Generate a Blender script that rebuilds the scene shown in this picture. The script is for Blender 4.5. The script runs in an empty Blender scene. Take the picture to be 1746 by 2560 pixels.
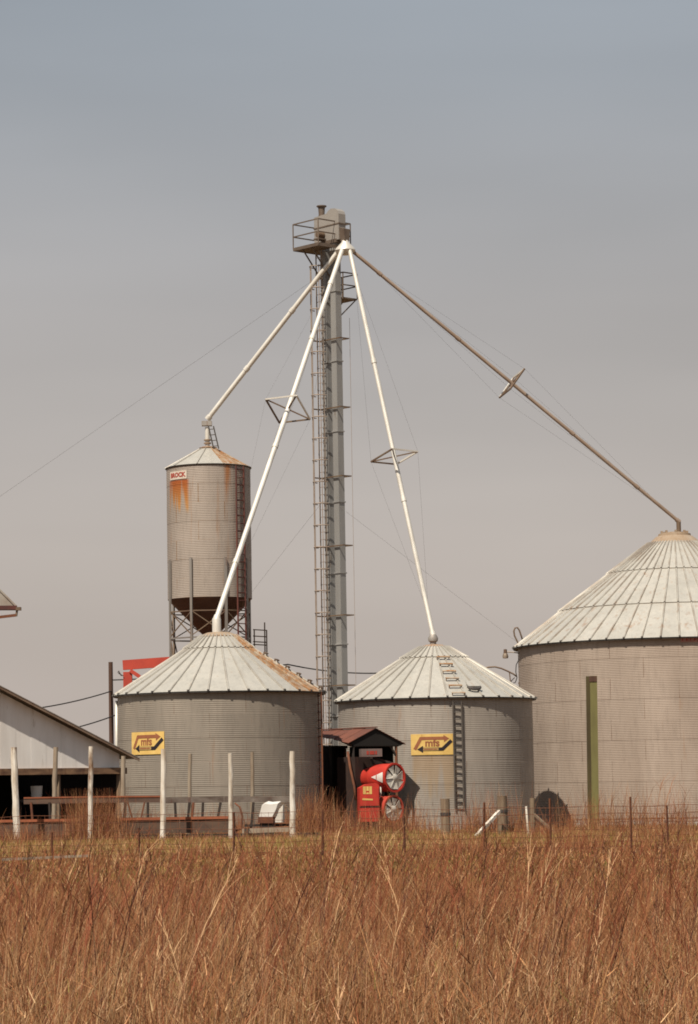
import bpy, math, random
import numpy as np
from mathutils import Vector, Matrix
random.seed(7); RNG = np.random.default_rng(11)
scene = bpy.context.scene
C = scene.collection
R_ = math.radians

# ------------------------------------------------------------------ camera
K = 1.13
F, CX, CY, HOR, EYE, ROLL = 6200.0 * K, 873.0, 1280.0, 1980.0, 1.6, R_(1.0)
PITCH = math.atan((HOR - CY) / F)
cam_d = bpy.data.cameras.new('camera'); cam = bpy.data.objects.new('camera', cam_d); C.objects.link(cam)
cam_d.sensor_fit = 'VERTICAL'; cam_d.sensor_height = 36.0; cam_d.lens = 36.0 * F / 2560.0
cam_d.clip_start = 0.5; cam_d.clip_end = 8000
CAMR = Matrix.Rotation(math.pi / 2 + PITCH, 3, 'X') @ Matrix.Rotation(-ROLL, 3, 'Z')
cam.matrix_world = Matrix.Translation((0, 0, EYE)) @ CAMR.to_4x4()
scene.camera = cam
CAMP = Vector((0, 0, EYE))

# ------------------------------------------------------------------ light
SUN_AZ, SUN_EL = R_(27.5), R_(55.5)          # azimuth: degrees to the left of straight behind the camera
SUNV = Vector((-math.sin(SUN_AZ) * math.cos(SUN_EL), -math.cos(SUN_AZ) * math.cos(SUN_EL), math.sin(SUN_EL)))
sd = bpy.data.lights.new('sun', 'SUN'); sd.energy = 5.0; sd.angle = R_(0.55); sd.color = (1.0, 0.91, 0.78)
so = bpy.data.objects.new('sun', sd); C.objects.link(so); so.rotation_euler = SUNV.to_track_quat('Z', 'Y').to_euler()
w = bpy.data.worlds.new('World'); scene.world = w; w.use_nodes = True
nt = w.node_tree; nt.nodes.clear()
out = nt.nodes.new('ShaderNodeOutputWorld'); bg = nt.nodes.new('ShaderNodeBackground'); bg.inputs['Strength'].default_value = 0.1
sky = nt.nodes.new('ShaderNodeTexSky'); sky.sky_type = 'NISHITA'; sky.sun_disc = False
sky.sun_elevation = SUN_EL; sky.sun_rotation = math.pi + SUN_AZ
sky.air_density = 1.6; sky.dust_density = 6.0; sky.ozone_density = 1.0; sky.altitude = 200
# the hazy spring air over the whole dome: pale beige at the horizon to grey-blue higher up
tc = nt.nodes.new('ShaderNodeTexCoord'); sep = nt.nodes.new('ShaderNodeSeparateXYZ'); nt.links.new(tc.outputs['Generated'], sep.inputs[0])
ramp = nt.nodes.new('ShaderNodeValToRGB'); nt.links.new(sep.outputs['Z'], ramp.inputs[0])
HZ = [(0.0, (0.455, 0.392, 0.350)), (0.08, (0.405, 0.360, 0.333)), (0.17, (0.340, 0.318, 0.312)), (0.25, (0.275, 0.288, 0.310)), (0.33, (0.248, 0.285, 0.325)), (1.0, (0.190, 0.240, 0.305))]
cr = ramp.color_ramp
while len(cr.elements) < len(HZ): cr.elements.new(0.5)
for e, (p, c) in zip(cr.elements, HZ): e.position = p; e.color = (*c, 1)
mul = nt.nodes.new('ShaderNodeVectorMath'); mul.operation = 'SCALE'; mul.inputs['Scale'].default_value = 10.0
nt.links.new(ramp.outputs[0], mul.inputs[0])
sn = nt.nodes.new('ShaderNodeTexNoise'); sn.inputs['Scale'].default_value = 3.0; sn.inputs['Detail'].default_value = 3
mp = nt.nodes.new('ShaderNodeMapping'); mp.inputs['Scale'].default_value = (1, 1, 5); nt.links.new(tc.outputs['Generated'], mp.inputs[0]); nt.links.new(mp.outputs[0], sn.inputs['Vector'])
mr = nt.nodes.new('ShaderNodeMapRange'); mr.inputs[1].default_value = 0.3; mr.inputs[2].default_value = 0.7; mr.inputs[3].default_value = 0.92; mr.inputs[4].default_value = 1.08
nt.links.new(sn.outputs[0], mr.inputs[0])
mul2 = nt.nodes.new('ShaderNodeVectorMath'); mul2.operation = 'SCALE'; nt.links.new(mul.outputs[0], mul2.inputs[0]); nt.links.new(mr.outputs[0], mul2.inputs['Scale'])
mx = nt.nodes.new('ShaderNodeMix'); mx.data_type = 'RGBA'; mx.inputs[0].default_value = 0.88
nt.links.new(sky.outputs[0], mx.inputs[6]); nt.links.new(mul2.outputs[0], mx.inputs[7])
nt.links.new(mx.outputs[2], bg.inputs['Color']); nt.links.new(bg.outputs[0], out.inputs[0])
vs = scene.view_settings; vs.view_transform = 'Standard'; vs.look = 'None'; vs.exposure = 0.36; vs.gamma = 1.0; vs.use_curve_mapping = False
scene.cycles.filter_width = 1.8

# ------------------------------------------------------------------ pixel helpers (photo pixels, 1746 x 2560)
def ray(px, py): return CAMR @ Vector(((px - CX) / F, -(py - CY) / F, -1.0))
def P(px, py, d):
    r = ray(px, py); return CAMP + r * (d / r.y)
def PP(px, py, pt, n):
    r = ray(px, py); return CAMP + r * ((Vector(pt) - CAMP).dot(n) / r.dot(n))
def G(px, d):
    p = P(px, HOR, d); return Vector((p.x, d, 0))
def Zat(py, d, px=CX): return P(px, py, d).z

# ------------------------------------------------------------------ materials
MATS = {}
ALB = .76
def sc_(c): return tuple(x * ALB for x in c)
def nd(t, kind, **kw):
    n = t.nodes.new(kind)
    for k, v in kw.items(): setattr(n, k, v)
    return n
def pos_noise(t, scale, stretch=(1, 1, 1), detail=4, rough=0.55, off=0):
    g = nd(t, 'ShaderNodeNewGeometry'); m = nd(t, 'ShaderNodeMapping'); m.inputs['Scale'].default_value = stretch; m.inputs['Location'].default_value = (off, off * .7, off * 1.3)
    n = nd(t, 'ShaderNodeTexNoise'); n.inputs['Scale'].default_value = scale; n.inputs['Detail'].default_value = detail; n.inputs['Roughness'].default_value = rough
    t.links.new(g.outputs['Position'], m.inputs[0]); t.links.new(m.outputs[0], n.inputs['Vector']); return n.outputs[0]
def rng(t, s, a, b, c=0.0, d=1.0):
    m = nd(t, 'ShaderNodeMapRange'); m.inputs[1].default_value = a; m.inputs[2].default_value = b; m.inputs[3].default_value = c; m.inputs[4].default_value = d
    t.links.new(s, m.inputs[0]); return m.outputs[0]
def mixc(t, f, a, b):
    m = nd(t, 'ShaderNodeMix', data_type='RGBA')
    for i, v in ((0, f), (6, a), (7, b)):
        if hasattr(v, 'links'): t.links.new(v, m.inputs[i])
        else: m.inputs[i].default_value = v if i == 0 else (*v, 1)
    return m.outputs[2]
def math_(t, op, a, b):
    m = nd(t, 'ShaderNodeMath', operation=op)
    for i, v in ((0, a), (1, b)):
        if hasattr(v, 'links'): t.links.new(v, m.inputs[i])
        else: m.inputs[i].default_value = v
    return m.outputs[0]
def newmat(name):
    m = bpy.data.materials.new(name); m.use_nodes = True; t = m.node_tree
    b = t.nodes['Principled BSDF']; MATS[name] = m; return m, t, b
def pm(name, c1, c2=None, scale=2.0, stretch=(1, 1, 1), rough=0.7, metal=0.0, rust=0.0, rustc=(0.22, 0.075, 0.025), rstretch=(3, 3, .5), bump=0.0, bscale=40, spec=0.3, vary=0.10):
    m, t, b = newmat(name); c2 = sc_(c2 or tuple(x * .75 for x in c1)); c1 = sc_(c1); rustc = sc_(rustc)
    col = mixc(t, rng(t, pos_noise(t, scale, stretch), .32, .68), c1, c2)
    if rust: col = mixc(t, rng(t, pos_noise(t, 1.6, rstretch, 6, .65, 5), .66 - rust * .35, .80 - rust * .25), col, rustc)
    if vary:
        oi = nd(t, 'ShaderNodeObjectInfo'); h = nd(t, 'ShaderNodeHueSaturation'); t.links.new(rng(t, oi.outputs['Random'], 0, 1, 1 - vary, 1 + vary), h.inputs['Value']); t.links.new(col, h.inputs['Color']); col = h.outputs[0]
    t.links.new(col, b.inputs['Base Color']); b.inputs['Roughness'].default_value = rough; b.inputs['Metallic'].default_value = metal; b.inputs['Specular IOR Level'].default_value = spec
    if bump:
        bp = nd(t, 'ShaderNodeBump'); bp.inputs['Strength'].default_value = bump; bp.inputs['Distance'].default_value = .02; t.links.new(pos_noise(t, bscale, stretch), bp.inputs['Height']); t.links.new(bp.outputs[0], b.inputs['Normal'])
    return m
def galv(name, c1, c2, seam=.6, rust=.0, rough=.5, metal=.35, seamc=(.16, .085, .045), stains=(), vary=.07):
    """galvanised sheet: mottled zinc, rust gathering in the lap seams (mesh attribute 'edge'), rust runs at given places"""
    m, t, b = newmat(name); c1, c2, seamc = sc_(c1), sc_(c2), sc_(seamc)
    col = mixc(t, rng(t, pos_noise(t, .55, (1.6, 1.6, .5), 5), .3, .7), c1, c2)
    col = mixc(t, rng(t, pos_noise(t, 5.0, (1.5, 1.5, .25), 4, .6, 3), .5, .75, 0, .35), col, tuple(x * .62 for x in c2))
    if rust: col = mixc(t, rng(t, pos_noise(t, 1.1, (3, 3, .28), 6, .6, 9), .68 - rust * .3, .86 - rust * .2, 0, .75), col, (.26, .12, .045))
    at = nd(t, 'ShaderNodeAttribute', attribute_name='edge')
    e = math_(t, 'MULTIPLY', at.outputs['Fac'], rng(t, pos_noise(t, 1.3, (1, 1, 1), 3, .5, 2), .38, .62, .12, seam))
    col = mixc(t, e, col, seamc)
    g = nd(t, 'ShaderNodeNewGeometry'); s = nd(t, 'ShaderNodeSeparateXYZ'); t.links.new(g.outputs['Position'], s.inputs[0])
    for (x0, x1, y1, z0, z1, k, sc, rc) in stains:      # run-off below a sign: starts at z1, thins to z0, only on the faces nearer than y1
        fx = math_(t, 'MULTIPLY', rng(t, s.outputs[0], x0 - .07, x0 + .05), rng(t, s.outputs[0], x1 + .07, x1 - .05))
        fy = rng(t, s.outputs[1], y1 + .05, y1 - .05)
        v = rng(t, s.outputs[2], z0, z1); ft = rng(t, s.outputs[2], z1 + .04, z1 - .02)
        n = pos_noise(t, sc, (1, 1, .03), 2, .5, 21)
        th = math_(t, 'ADD', math_(t, 'MULTIPLY', v, 1.0), math_(t, 'MULTIPLY', math_(t, 'SUBTRACT', n, .5), 2.4))
        f = math_(t, 'MULTIPLY', rng(t, th, .15, .6), math_(t, 'MULTIPLY', math_(t, 'MULTIPLY', fx, fy), ft))
        f = math_(t, 'MULTIPLY', f, math_(t, 'MULTIPLY', rng(t, s.outputs[2], z0, z0 + .3), k))
        col = mixc(t, f, col, mixc(t, v, rc[0], rc[1]))
    oi = nd(t, 'ShaderNodeObjectInfo'); h = nd(t, 'ShaderNodeHueSaturation'); t.links.new(rng(t, oi.outputs['Random'], 0, 1, 1 - vary, 1 + vary), h.inputs['Value']); t.links.new(col, h.inputs['Color'])
    t.links.new(h.outputs[0], b.inputs['Base Color'])
    t.links.new(rng(t, pos_noise(t, 3, (1, 1, .4)), .3, .7, rough - .08, rough + .12), b.inputs['Roughness']); b.inputs['Metallic'].default_value = metal
    b.inputs['Specular IOR Level'].default_value = .3
    return m

pm('roof_rusty', (.36, .24, .13), (.48, .42, .34), 1.5, (2, 2, 1), .7, .1, rust=.75, rustc=(.32, .14, .045))
pm('cap_rusty', (.34, .17, .08), (.42, .30, .20), 2.5, rough=.75, rust=.4)
pm('cap_tan', (.38, .30, .22), (.30, .20, .12), 1.6, rough=.7, rust=.3, rustc=(.24, .13, .06))
pm('rib_shade', (.06, .052, .05), (.04, .035, .033), 3, rough=.8)
pm('dark_trim', (.075, .07, .068), (.11, .095, .085), 3, rough=.6, metal=.3)
pm('spout_metal', (.90, .86, .78), (.72, .67, .59), 1.2, rough=.42, metal=.25, vary=.03)
pm('spout_dull', (.46, .35, .27), (.36, .26, .19), 1.2, rough=.5, metal=.35, vary=.03)
pm('elevator_metal', (.45, .44, .42), (.35, .34, .325), .5, (2, 2, .35), rough=.5, metal=.35, rust=.12, rustc=(.22, .14, .08))
pm('head_metal', (.44, .40, .355), (.37, .335, .30), 1, rough=.55, metal=.3, rust=.1)
pm('platform_steel', (.20, .155, .12), (.14, .10, .075), 2, rough=.65, metal=.3)
pm('cage_steel', (.40, .33, .27), (.30, .22, .17), 2, rough=.6, metal=.2)
pm('frame_steel', (.24, .17, .11), (.16, .10, .07), 2, rough=.6, metal=.3)
pm('leg_steel', (.38, .35, .32), (.28, .245, .215), 1, (1, 1, .3), rough=.55, metal=.4, rust=.25)
pm('hopper_steel', (.17, .085, .058), (.12, .06, .044), 1, rough=.65, metal=.2, rust=.3, rustc=(.12, .06, .03))
pm('ladder_rust', (.10, .06, .045), (.16, .07, .04), 2, rough=.75, metal=.2)
pm('ladder_red', (.16, .045, .03), (.09, .035, .03), 2, rough=.75, metal=.1)
pm('ladder_dark', (.12, .105, .09), (.09, .075, .065), 2, rough=.65, metal=.4)
pm('wire_steel', (.10, .085, .075), rough=.6, metal=.5)
pm('rusty_steel', (.20, .075, .035), (.13, .05, .03), 4, rough=.85, rust=.3)
pm('rust_roof_sheet', (.20, .072, .045), (.13, .052, .038), 1.2, rough=.85, rust=.25, rustc=(.09, .045, .035))
pm('red_paint', (.60, .045, .026), (.44, .035, .024), 2.2, rough=.55, spec=.35, vary=.05, rust=.10, rustc=(.25, .05, .03), rstretch=(2, 2, 1))
pm('red_faded', (.56, .075, .045), (.45, .06, .04), 1.5, rough=.55, vary=.06)
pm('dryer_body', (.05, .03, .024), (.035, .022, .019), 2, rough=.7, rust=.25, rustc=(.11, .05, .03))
pm('fan_grey', (.84, .79, .70), (.58, .53, .46), 5, rough=.6, metal=.1)
pm('heater_grey', (.20, .15, .135), (.15, .10, .09), 3, rough=.7)
pm('fan_mid', (.24, .215, .185), (.10, .085, .075), 4, rough=.7)
pm('fan_dark', (.035, .03, .028), rough=.7)
pm('white_paint', (.66, .63, .57), (.50, .45, .38), 2.5, (1, 1, .4), rough=.7, rust=.18, rustc=(.24, .16, .10))
pm('white_clean', (.78, .75, .70), (.70, .66, .60), 2, rough=.6)
pm('barn_white', (.98, .94, .89), (.86, .81, .75), 1.2, (2, 2, .4), rough=.75, rust=.05, rustc=(.36, .28, .2), vary=.05)
pm('barn_roof', (.42, .38, .33), (.32, .26, .21), 1.5, rough=.6, metal=.3, rust=.3)
pm('rake_trim', (.34, .24, .17), (.22, .14, .095), 2, rough=.8)
pm('beam_worn', (.34, .20, .11), (.13, .07, .045), 2.2, (1, 1, 3), rough=.85, rust=.3, rustc=(.12, .05, .03))
pm('dark_wood', (.055, .04, .032), (.035, .026, .022), 2, (3, 3, .4), rough=.9, bump=.3)
pm('old_wood', (.26, .19, .125), (.16, .105, .07), 3, (4, 4, .4), rough=.9, bump=.4)
pm('post_white', (.86, .81, .72), (.50, .40, .29), 1.9, (2, 2, .6), rough=.8, rust=.42, rustc=(.21, .12, .07), rstretch=(2, 2, .7))
pm('post_weathered', (.40, .33, .25), (.26, .19, .13), 1.7, (2, 2, .6), rough=.85, rust=.3, rustc=(.17, .10, .06))
pm('bunk_board', (.15, .095, .065), (.09, .055, .042), 1.6, (.6, .6, 3), rough=.9, rust=.25, rustc=(.2, .08, .04))
pm('bunk_edge', (.36, .11, .05), (.27, .09, .045), 2.5, rough=.85)
pm('bunk_grey', (.23, .19, .16), (.10, .07, .055), 2.2, (1, 1, 2), rough=.9, rust=.3, rustc=(.12, .05, .035))
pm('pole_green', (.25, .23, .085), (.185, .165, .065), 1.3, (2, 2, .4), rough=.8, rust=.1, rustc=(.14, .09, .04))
pm('pole_shade', (.12, .095, .04), (.08, .06, .03), 1.5, (2, 2, .4), rough=.85)  # dark olive: shade of the web recess put into the colour
pm('pole_wood', (.14, .075, .05), (.09, .05, .035), 2, (3, 3, .3), rough=.9)
pm('sign_yellow', (.80, .55, .18), (.68, .44, .13), 3, rough=.55, rust=.12, rustc=(.42, .17, .04))
pm('sign_tan', (.55, .36, .14), rough=.6)
pm('sign_brown', (.34, .125, .055), (.28, .10, .05), 3, rough=.6)
pm('sign_black', (.028, .02, .026), rough=.6)
pm('sign_white', (.80, .72, .62), (.70, .58, .47), 4, rough=.6, rust=.12, rustc=(.5, .22, .1))
pm('sign_red', (.45, .06, .04), rough=.6)
pm('sign_pink', (.62, .30, .26), (.50, .25, .2), 3, rough=.6)
pm('concrete', (.40, .37, .33), (.30, .27, .24), 1.5, rough=.9, bump=.2)
pm('lamp_metal', (.45, .36, .28), (.35, .27, .2), 4, rough=.45, metal=.5)
pm('cable_black', (.03, .026, .026), rough=.6)
pm('interior_shade', (.022, .018, .016), rough=.95)  # near-black: the shade under the roofs is put into the colour
galv('galv_left', (.345, .295, .24), (.265, .23, .19), .85, .12, metal=.15, rough=.6, vary=.035)
galv('galv_right', (.37, .335, .285), (.31, .28, .24), .5, .05)
galv('galv_big', (.45, .365, .30), (.36, .285, .23), .85, .16, metal=.15, rough=.6, vary=.03)
galv('roof_big', (.56, .53, .47), (.49, .465, .41), .9, .34, .45, .25, (.22, .14, .085), vary=.04)
galv('roof_galv', (.56, .53, .47), (.49, .465, .41), .6, .16, .45, .25, (.22, .16, .11), vary=.03)

# ------------------------------------------------------------------ mesh builder
class MB:
    def __init__(s): s.v = []; s.f = []
    def add(s, vs, fs):
        n = len(s.v); s.v += [tuple(v) for v in vs]; s.f += [tuple(i + n for i in f) for f in fs]; return s
    def hexa(s, q):      # 8 corners: bottom 4, top 4
        return s.add(q, [(3, 2, 1, 0), (4, 5, 6, 7), (0, 1, 5, 4), (1, 2, 6, 5), (2, 3, 7, 6), (3, 0, 4, 7)])
    def box(s, c, ex, ey, ez, ax=(1, 0, 0), ay=(0, 1, 0), az=(0, 0, 1)):
        c = Vector(c); ax = Vector(ax) * ex / 2; ay = Vector(ay) * ey / 2; az = Vector(az) * ez / 2
        return s.hexa([c - ax - ay - az, c + ax - ay - az, c + ax + ay - az, c - ax + ay - az, c - ax - ay + az, c + ax - ay + az, c + ax + ay + az, c - ax + ay + az])
    def bar(s, a, b, w_, h_=None, up=(0, 0, 1)):
        a = Vector(a); b = Vector(b); h_ = h_ or w_; d = b - a; L = d.length; d.normalize(); up = Vector(up)
        if abs(d.dot(up)) > .98: up = Vector((0.3, 1, 0)).normalized()
        sx = d.cross(up).normalized(); sz = sx.cross(d)
        return s.box((a + b) / 2, w_, L, h_, sx, d, sz)
    def tube(s, pts, r, n=10, cap=True):
        pts = [Vector(p) for p in pts]; rs = r if isinstance(r, (list, tuple)) else [r] * len(pts); base = len(s.v); ref = None
        for i, p in enumerate(pts):
            d = (pts[min(i + 1, len(pts) - 1)] - pts[max(i - 1, 0)]).normalized()
            if ref is None: ref = Vector((0, 0, 1)) if abs(d.z) < .9 else Vector((1, 0, 0))
            u = d.cross(ref).normalized(); v = u.cross(d).normalized(); ref = v
            for k in range(n):
                a = 2 * math.pi * k / n; s.v.append(tuple(p + (u * math.cos(a) + v * math.sin(a)) * rs[i]))
        for i in range(len(pts) - 1):
            for k in range(n):
                a, b = base + i * n + k, base + i * n + (k + 1) % n; s.f.append((a, b, b + n, a + n))
        if cap: s.f.append(tuple(base + k for k in range(n))[::-1]); s.f.append(tuple(base + (len(pts) - 1) * n + k for k in range(n)))
        return s
    def lathe(s, prof, n=24, c=(0, 0, 0), axis=None):
        c = Vector(c); base = len(s.v); M = Matrix.Identity(3) if axis is None else Vector((0, 0, 1)).rotation_difference(Vector(axis)).to_matrix()
        for r, z in prof:
            for k in range(n):
                a = 2 * math.pi * k / n; s.v.append(tuple(c + M @ Vector((r * math.cos(a), r * math.sin(a), z))))
        for i in range(len(prof) - 1):
            for k in range(n):
                a, b = base + i * n + k, base + i * n + (k + 1) % n; s.f.append((a, b, b + n, a + n))
        return s
    def prism(s, poly, off):      # planar polygon extruded by vector off
        off = Vector(off); n = len(poly); a = [Vector(p) for p in poly]; b = [p + off for p in a]
        return s.add(a + b, [tuple(range(n))[::-1], tuple(range(n, 2 * n))] + [(i, (i + 1) % n, n + (i + 1) % n, n + i) for i in range(n)])
    def mesh(s, name, mat, smooth=False, org=None):
        me = bpy.data.meshes.new(name); o = Vector(org) if org is not None else Vector((0, 0, 0))
        me.from_pydata([(x - o.x, y - o.y, z - o.z) for x, y, z in s.v], [], s.f); me.update()
        if mat: me.materials.append(MATS[mat])
        if smooth: me.shade_smooth() if smooth is True else (me.shade_smooth(), me.set_sharp_from_angle(angle=R_(smooth)))
        return me

class Thing:
    """an Empty at the base of a thing; parts are meshes under it"""
    def __init__(s, name, label, cat, loc, group=None, kind=None):
        s.o = bpy.data.objects.new(name, None); C.objects.link(s.o); s.org = Vector(loc); s.o.location = s.org; s.o.empty_display_size = .2
        s.o['label'] = label
        if cat: s.o['category'] = cat
        if group: s.o['group'] = group
        if kind: s.o['kind'] = kind
    def part(s, name, mb, mat, smooth=False, parent=None, label=None):
        o = bpy.data.objects.new(name, mb.mesh(name, mat, smooth, s.org)); C.objects.link(o); o.parent = parent or s.o
        if label: o['label'] = label
        return o
    def inst(s, name, me, loc=(0, 0, 0), rz=0, parent=None, mat=None):
        o = bpy.data.objects.new(name, me); C.objects.link(o); o.parent = parent or s.o; o.location = loc; o.rotation_euler = (0, 0, rz)
        if mat: o.material_slots[0].link = 'OBJECT'; o.material_slots[0].material = MATS[mat]
        return o
def single(name, mb, mat, label, cat, loc=None, smooth=False, group=None, kind=None):
    loc = Vector(loc) if loc is not None else Vector(mb.v[0])
    o = bpy.data.objects.new(name, mb.mesh(name, mat, smooth, loc)); C.objects.link(o); o.location = loc
    o['label'] = label
    if cat: o['category'] = cat
    if group: o['group'] = group
    if kind: o['kind'] = kind
    return o
def text_mb(txt, size, org, ax, az, depth=.004, bold=0.0):
    cu = bpy.data.curves.new('t', 'FONT'); cu.body = txt; cu.size = size; cu.align_x = 'CENTER'; cu.align_y = 'CENTER'; cu.offset = bold; cu.resolution_u = 3
    ob = bpy.data.objects.new('t', cu); C.objects.link(ob); bpy.context.view_layer.update()
    me = bpy.data.meshes.new_from_object(ob.evaluated_get(bpy.context.evaluated_depsgraph_get()))
    org, ax, az = Vector(org), Vector(ax), Vector(az)
    mb = MB(); mb.add([org + ax * v.co.x + az * v.co.y for v in me.vertices], [tuple(p.vertices) for p in me.polygons])
    bpy.data.objects.remove(ob); bpy.data.meshes.remove(me); return mb
def ladder(th, p0, p1, side, width, step, mat, rail=.035, rung=.022, name='ladder'):
    p0, p1, side = Vector(p0), Vector(p1), Vector(side).normalized(); mb = MB()
    for s_ in (-1, 1): mb.bar(p0 + side * s_ * width / 2, p1 + side * s_ * width / 2, rail)
    L = th.part(name, mb, mat); n = max(2, int((p1 - p0).length / step)); rm = None
    for i in range(n):
        c = p0.lerp(p1, (i + .5) / n)
        if rm is None: rm = MB().bar(side * -width / 2, side * width / 2, rung).mesh('rung', mat); rm_o = c
        th.inst('rung', rm, c - th.org, 0, L)
    return L

# ------------------------------------------------------------------ ground
def ground():
    m, t, b = newmat('field_soil')
    c = mixc(t, rng(t, pos_noise(t, .8, (1, 1, 1), 6), .35, .65), (.10, .058, .028), (.15, .09, .042))
    c = mixc(t, rng(t, pos_noise(t, 9, (1, 1, 1), 5, .7, 4), .45, .7), c, (.19, .125, .065))
    t.links.new(c, b.inputs['Base Color']); b.inputs['Roughness'].default_value = 1; b.inputs['Specular IOR Level'].default_value = .05
    mb = MB().add([(-3000, -500, 0), (3000, -500, 0), (3000, 5000, 0), (-3000, 5000, 0)], [(0, 1, 2, 3)])
    o = bpy.data.objects.new('field', mb.mesh('field', 'field_soil')); C.objects.link(o); o['kind'] = 'structure'; o['label'] = 'flat brown weedy field running under the farmyard'
ground()

# ------------------------------------------------------------------ bins
def sheet_mesh(Rr, wang, h, mat, ncorr=12, amp=.0055, cols=10, lap=.016):
    """one corrugated wall sheet about angle 0; attribute 'edge' marks its lapped borders"""
    ew = lap / Rr; angs = [-wang / 2 - ew, -wang / 2 + ew, -wang / 2 + ew * 1.3] + [-wang / 2 + ew + (wang - 2 * ew) * i / cols for i in range(1, cols)] + [wang / 2 - ew, wang / 2]
    rows = ncorr * 4; v = []; e = []
    for j in range(rows + 1):
        z = h * 1.012 * j / rows; rr = Rr + amp * math.sin(2 * math.pi * j / 4)
        for i, a in enumerate(angs):
            q = 0
            v.append(((rr + q) * math.cos(a), (rr + q) * math.sin(a), z))
            e.append(1.0 if i in (0, 1) else (.45 if j <= 1 else 0.0))
    nc = len(angs); f = [(j * nc + i, j * nc + i + 1, (j + 1) * nc + i + 1, (j + 1) * nc + i) for j in range(rows) for i in range(nc - 1)]
    me = bpy.data.meshes.new('wall_sheet'); me.from_pydata(v, [], f); me.update(); me.shade_smooth(); me.materials.append(MATS[mat])
    at = me.attributes.new('edge', 'FLOAT', 'POINT'); at.data.foreach_set('value', e); return me
def panel_mesh(r0, z0, r1, z1, n, mat, rib=.04, ribh=.05, lift=0.0, lip=0.0):
    """one roof panel about angle 0 (r0 outer/lower, r1 inner/upper) with its standing rib along one edge"""
    w_ = 2 * math.pi / n; mb = MB(); sl = Vector((r1 - r0, 0, z1 - z0)).normalized(); nrm = Vector((-sl.z, 0, sl.x)); nrm = nrm if nrm.z > 0 else -nrm
    r0b, z0b = r0 - sl.x * lip, z0 - sl.z * lip
    v = []; e = []
    for (r, z) in ((r0b, z0b), (r0b + (r1 - r0b) * .5, z0b + (z1 - z0b) * .5), (r1, z1)):
        for k in (-1, 0, 1):
            a = k * w_ / 2; rr = r + nrm.x * lift; v.append((rr * math.cos(a), rr * math.sin(a), z + nrm.z * lift)); e.append(.0)
    f = [(0, 1, 4, 3), (1, 2, 5, 4), (3, 4, 7, 6), (4, 5, 8, 7)]
    b0 = len(v)
    for (r, z, hw) in ((r0b + .012, z0b - .004, rib), (r1, z1, min(rib, r1 * w_ * .22))):
        for k, hh in ((-1, 0), (-.55, 1), (.55, 1), (1, 0)):
            a = -w_ / 2 + k * hw / r; rr = r + nrm.x * (lift + hh * ribh + .003); v.append((rr * math.cos(a), rr * math.sin(a), z + nrm.z * (lift + hh * ribh + .003))); e.append(.6)
    f += [(b0, b0 + 4, b0 + 5, b0 + 1), (b0 + 1, b0 + 5, b0 + 6, b0 + 2), (b0 + 2, b0 + 6, b0 + 7, b0 + 3)]
    f = [q[::-1] if i < 4 else q for i, q in enumerate(f)]
    if lip:      # turned-down front lip of an upper tier
        i0 = len(v)
        for k in (-1, 1):
            a = k * w_ / 2 * .86; v.append((r0b * math.cos(a), r0b * math.sin(a), z0b + .002)); e.append(.8)
        for k in (-1, 1):
            a = k * w_ / 2 * .86; rr = r0b + nrm.x * lift; v.append((rr * math.cos(a), rr * math.sin(a), z0b + nrm.z * lift)); e.append(.8)
        f.append((i0, i0 + 1, i0 + 3, i0 + 2))
    me = bpy.data.meshes.new('roof_panel'); me.from_pydata(v, [], f); me.update(); me.materials.append(MATS[mat])
    at = me.attributes.new('edge', 'FLOAT', 'POINT'); at.data.foreach_set('value', e); return me
def make_bin(label, loc, Rr, zbase, ztop, rings, sheets, npan, tiers, mat, over=.13, group=None, phase=0.0, ribw=.04, rusty=(), roofmat='roof_galv'):
    """tiers: list of (radius, z) from eave inwards"""
    T = Thing('grain_bin', label, 'grain bin', loc, group); h = (ztop - zbase) / rings; w_ = 2 * math.pi / sheets
    meA = sheet_mesh(Rr, w_, h, mat); meB = sheet_mesh(Rr - .004, w_, h, mat)
    for r in range(rings):
        for k in range(sheets):
            T.inst('wall_sheet', (meA, meB)[r % 2], (0, 0, zbase + r * h), phase + w_ * (k + .5 * (r % 2)))
    T.part('foundation', MB().lathe([(0, zbase - .002), (Rr + .12, zbase - .002), (Rr + .14, zbase - .03), (Rr + .14, -.05)], 48, loc), 'concrete')
    (r0, z0) = tiers[0]
    for ti in range(len(tiers) - 1):
        (ra, za), (rb, zb) = tiers[ti], tiers[ti + 1]
        me = panel_mesh(ra, za, rb, zb, npan, roofmat, ribw, .045, .012 + .04 * ti, .06 if ti else 0.0)
        for k in range(npan):
            a = (k + .5) * 2 * math.pi / npan + phase * .3
            am = (math.degrees(a) + 180) % 360 - 180
            mm = 'roof_rusty' if any(lo <= am <= hi and t0 <= ti <= t1 for lo, hi, t0, t1 in rusty) else None
            T.inst('roof_panel', me, (0, 0, 0), a, None, mm)
    rm = MB().box((r0 + .0, 0, z0 + .035), .07, ribw * 1.9, .075).mesh('rib_end_shade', 'rib_shade')  # dark blocks standing in for the shade inside the hollow rib ends
    for k in range(npan): T.inst('rib_end_shade', rm, (0, 0, 0), k * 2 * math.pi / npan + phase * .3)
    # eave: underside ring and dark drip edge
    T.part('eave_trim', MB().lathe([(Rr - .05, ztop - .06), (Rr + .022, ztop - .05), (r0 - .02, z0 - .05), (r0 - .01, z0 - .006)], 72, loc), 'dark_trim')
    return T

D_L, D_R, D_B, D_H, D_T = 95.0 * K, 101.0 * K, 107.8 * K, 107.0 * K, 106.0 * K
def tiers_px(cx, d, rows):     # (pixel y at the silhouette, radius in m)
    return [(r, Zat(py, d, cx)) for r, py in rows]
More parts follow.
